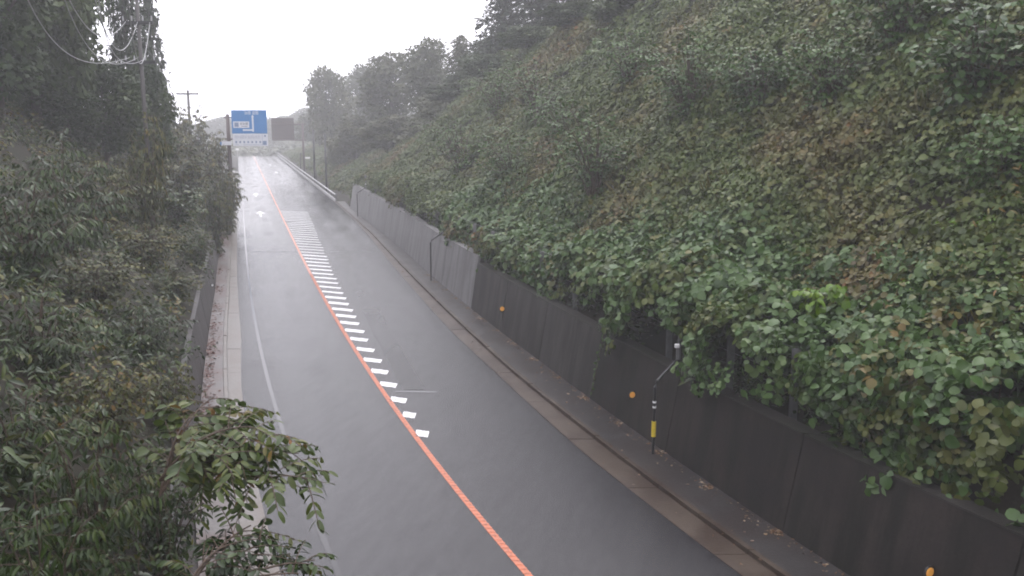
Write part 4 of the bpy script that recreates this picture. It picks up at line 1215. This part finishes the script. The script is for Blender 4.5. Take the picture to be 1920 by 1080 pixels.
ls = [
    (322, 188, 76, 80, 'far', 'hazy shrub below the distant utility pole', 'olive'),
    (362, 205, 84, 70, 'far2', 'shrub with its top against the sky below the crossarm', 'olive'),
    (398, 236, 80, 64, 'far', 'shrub left of the brown pole of the blue sign', 'olive'),
    (415, 282, 66, 66, 'far2', 'olive shrub whose twigs overhang the left gutter', 'olive'),
    (424, 318, 62, 52, 'far', 'lower olive shrub leaning over the walkway', 'olive'),
    (300, 235, 58, 110, 'far', 'broad olive shrub under the tall dark trees', 'olive'),
    (350, 262, 56, 100, 'far2', 'olive shrub in the middle of the hazy left row', 'olive'),
    (395, 330, 52, 76, 'far', 'olive shrub above the visible stretch of the left wall', 'olive'),
    (268, 195, 34, 90, 'far', 'olive shrub climbing in front of the near utility pole', 'olive'),
    (255, 270, 44, 120, 'ovate', 'olive shrub with pale leaves left of the hazy row', 'olive'),
    (320, 330, 42, 120, 'far2', 'dark shrub right of the pale leaved one', 'laurel'),
    (365, 420, 38, 76, 'ovate', 'dark shrub hanging over the top of the left wall', 'laurel'),
    (200, 290, 33, 170, 'lance', 'narrow leaved shrub at mid height on the left', 'olive'),
    (270, 400, 31, 150, 'ovate', 'dark shrub in the middle of the left bank', 'olive'),
    (330, 520, 29, 100, 'far2', 'dark shrub close above the near part of the left wall', 'olive'),
    (110, 250, 25, 220, 'lance', 'narrow leaved shrub with bright tips near the left edge', 'laurel'),
    (30, 300, 20, 260, 'lance', 'tall narrow leaved shrub at the left edge of the picture', 'laurel'),
    (170, 440, 22, 200, 'ovate', 'small leaved shrub on the left with brownish foliage', 'olive'),
    (260, 560, 21, 170, 'lance', 'narrow leaved shrub drooping towards the left wall', 'laurel'),
    (310, 660, 17, 130, 'ovate', 'small dark shrub above the walkway behind the overhanging branch', 'olive'),
    (60, 520, 15, 260, 'lance', 'glossy narrow leaved shrub at the left, mid height', 'laurel'),
    (190, 640, 14, 220, 'ovate', 'small leaved shrub in the lower left', 'olive'),
    (20, 700, 11, 280, 'lance', 'long leaved shrub at the lower left edge', 'laurel'),
    (150, 760, 10, 300, 'lance', 'large glossy shrub in the lower left foreground', 'laurel'),
    (290, 800, 11, 200, 'ovate', 'dark shrub below the overhanging branch', 'laurel'),
    (60, 900, 7.5, 340, 'lance', 'nearest long leaved shrub in the lower left corner', 'laurel'),
    (250, 950, 7.8, 260, 'ovate', 'nearest dark shrub at the bottom, left of the walkway', 'laurel'),
]
for px, py, y, w, k, lb, mm_ in ls:
    left_shrub(px, py, y, w, k, lb, M[mm_])

# ---- the branch that reaches over the walkway, each leaflet a piece of its own
def leaf_mesh(name, tm, m):
    v, f = tm
    o = mesh_obj(name, v, f, m, None, {'tint': np.full(len(v), .5)}); me = o.data
    bpy.data.objects.remove(o)
    return me
def leaf_meshes(name, tm, m, k=6):
    out = []
    for i in range(k):
        v, f = tm
        o = mesh_obj(name, v, f, m, None, {'tint': np.full(len(v), i / (k - 1))}); out.append(o.data); bpy.data.objects.remove(o)
    return out
import mathutils
def overhang(name, label, base, tips, m, tm, L, nfr, nl, seed, limit=300, cat='branch'):
    """stems from base to each tip; pinnate fronds along them"""
    g = np.random.default_rng(seed)
    t = thing(name, label, cat, base)
    base = np.array(base)
    meshes = leaf_meshes('leaf', tm, m)
    st = MB(); cnt = 0; rest = []
    for tip in tips:
        e = np.array(tip) - base
        ctl = np.array([e[0] * .45, e[1] * .4, max(e[2], .1) * .8 + .12])
        pts = bez(np.zeros(3), ctl, e, 12)
        st.tube(pts, list(np.linspace(.016, .005, 12)), 6, False)
        for k in range(nfr):
            u = .22 + .78 * (k + g.random() * .6) / nfr
            i = min(10, int(u * 11)); fr = u * 11 - i
            p0 = pts[i] * (1 - fr) + pts[i + 1] * fr
            tang = norm(pts[i + 1] - pts[i])
            sd = norm(np.cross(tang, (0, 0, 1))) * (1 if k % 2 else -1)
            fd = norm(tang * .55 + sd * .8 + g.normal(0, .25, 3) + (0, 0, .15))
            fl = L * nl * .36 * g.uniform(.8, 1.2)
            p1 = p0 + fd * fl + np.array([0, 0, -.30 * fl])
            fp = bez(p0, (p0 + p1) / 2 + (0, 0, .16 * fl), p1, 6)
            st.tube(fp, [.006, .005, .005, .004, .004, .003], 4, False)
            tu = int(np.clip(g.normal(2.2, 1.5), 0, 5))
            for q in range(nl):
                w = .18 + .82 * (q // 2 + .5) / (nl / 2)
                j = min(4, int(w * 5)); f2 = w * 5 - j
                c = fp[j] * (1 - f2) + fp[j + 1] * f2
                ft = norm(fp[j + 1] - fp[j])
                s2 = norm(np.cross(ft, (0, 0, 1))) * (1 if q % 2 else -1)
                d = norm(ft * .5 + s2 * .9 + (0, 0, -.45 * g.random() - .15) + g.normal(0, .24, 3)); nn = norm(np.array([0, 0, 1.0]) + g.normal(0, .42, 3))
                X = norm(np.cross(d, nn)); Zv = np.cross(X, d); s = L * g.uniform(.8, 1.15)
                ti = int(np.clip(tu + g.integers(-1, 2), 0, 5))
                if cnt < limit:
                    mw = mathutils.Matrix(((X[0] * s, d[0] * s, Zv[0] * s, c[0]), (X[1] * s, d[1] * s, Zv[1] * s, c[1]), (X[2] * s, d[2] * s, Zv[2] * s, c[2]), (0, 0, 0, 1)))
                    o = bpy.data.objects.new('leaf', meshes[ti]); link(o, t); o.matrix_local = mw
                    cnt += 1
                else:
                    rest.append((c, d, nn, s, ti / 5))
    st.build('stem', M['stem'], t)
    if rest:
        c, d, nn, s, ti = zip(*rest)
        v, f, tt = place(tm, np.array(c), np.array(d), np.array(nn), np.array(s), np.array(ti))
        o = mesh_obj('leaf_mass', v, f, m, t, {'tint': tt}); o['kind'] = 'stuff'
    return t
def tp(px, py, y): return at_y(px, py, y)
b0 = tp(300, 900, 7.6)
overhang('overhanging_branch', 'yellow green compound leaved branch reaching over the walkway and road edge', b0,
         [tp(520, 815, 7.6), tp(585, 900, 7.4), tp(560, 850, 7.8), tp(470, 800, 7.7), tp(430, 860, 7.3), tp(520, 905, 7.2), tp(480, 860, 7.5)], M['sumac'], T_OBLONG, .115, 12, 11, 61)
b1 = tp(300, 930, 8.4)
overhang('overhanging_branch', 'branch with reddish and orange leaves just left of the walkway', b1,
         [tp(400, 745, 9.2), tp(440, 790, 9.2), tp(370, 770, 9), tp(450, 760, 9.6), tp(420, 830, 8.8)], M['sumac'], T_OVATE, .12, 10, 9, 62, 200)
b2 = tp(330, 1150, 6.2)
overhang('overhanging_branch', 'dark green feathery branch low at the bottom over the walkway', b2,
         [tp(520, 1010, 6.8), tp(590, 1050, 6.6), tp(470, 985, 7.0), tp(430, 1020, 6.7), tp(560, 1075, 6.4)], M['laurel'], T_OBLONG, .085, 11, 13, 63, 150)

# ------------------------------------------------------------------ fallen leaves
def litter(name, label, n, f, m, L, seed, z=.09, clump_=None):
    g = np.random.default_rng(seed)
    y, off = f(g, n)
    Pp = np.stack([O(y) + off, y, np.full(n, z) + g.random(n) * .012], 1)
    a = g.random(n) * 6.283
    D = np.stack([np.cos(a), np.sin(a), g.normal(0, .15, n)], 1); N = np.array([0, 0, 1.0]) + g.normal(0, .3, (n, 3))
    v, ff, ti = place(T_OVATE, Pp, D, N, L * g.uniform(.5, 1.3, n), r=g)
    return tag(mesh_obj(name, v, ff, m, None, {'tint': ti}), label, None, None, 'stuff')
def f1(g, n):
    y = 12 + 34 * g.random(n) ** 1.1
    y = y + .5 * np.sin(y * 3)
    return y, RB(y) - .04 - np.abs(g.normal(0, .13, n))
litter('fallen_leaves', 'pale fallen leaves drifted along the foot of the right wall', 1000, f1, M['litter'], .07, 71)
def f2(g, n):
    y = 11 + 40 * g.random(n)
    return y, RG(y) + (RB(y) - RG(y)) * g.random(n)
litter('fallen_leaves', 'scattered fallen leaves on the right sidewalk and gutter', 130, f2, M['litter'], .075, 72)
def f3(g, n):
    c = np.array([19.5, 22.5, 24, 26.5, 29, 30.2, 33, 36.5, 41, 46, 52, 60])
    k = g.integers(0, len(c), n)
    y = c[k] + g.normal(0, .8, n)
    return y, LB(y) + .03 + np.abs(g.normal(0, .16, n))
litter('fallen_leaves', 'reddish brown leaf heaps along the left walkway against the wall', 900, f3, M['red_litter'], .10, 73, .12)

# ------------------------------------------------------------------ haze
hz = MB().box((-40, 195, 11.0), (700, 540, 38)).build('haze', None)
hm, hn, hl, hb = mat('haze_air')
hn.remove(hb)
pv = hn.new('ShaderNodeVolumePrincipled')
pv.inputs['Color'].default_value = (0.96, 0.97, 1.0, 1)
pv.inputs['Density'].default_value = 0.0018
pv.inputs['Anisotropy'].default_value = 0.1
hl.new(pv.outputs[0], hn['Material Output'].inputs['Volume'])
hz.data.materials.append(hm)
tag(hz, 'thin rain haze over the road', None, None, 'stuff')
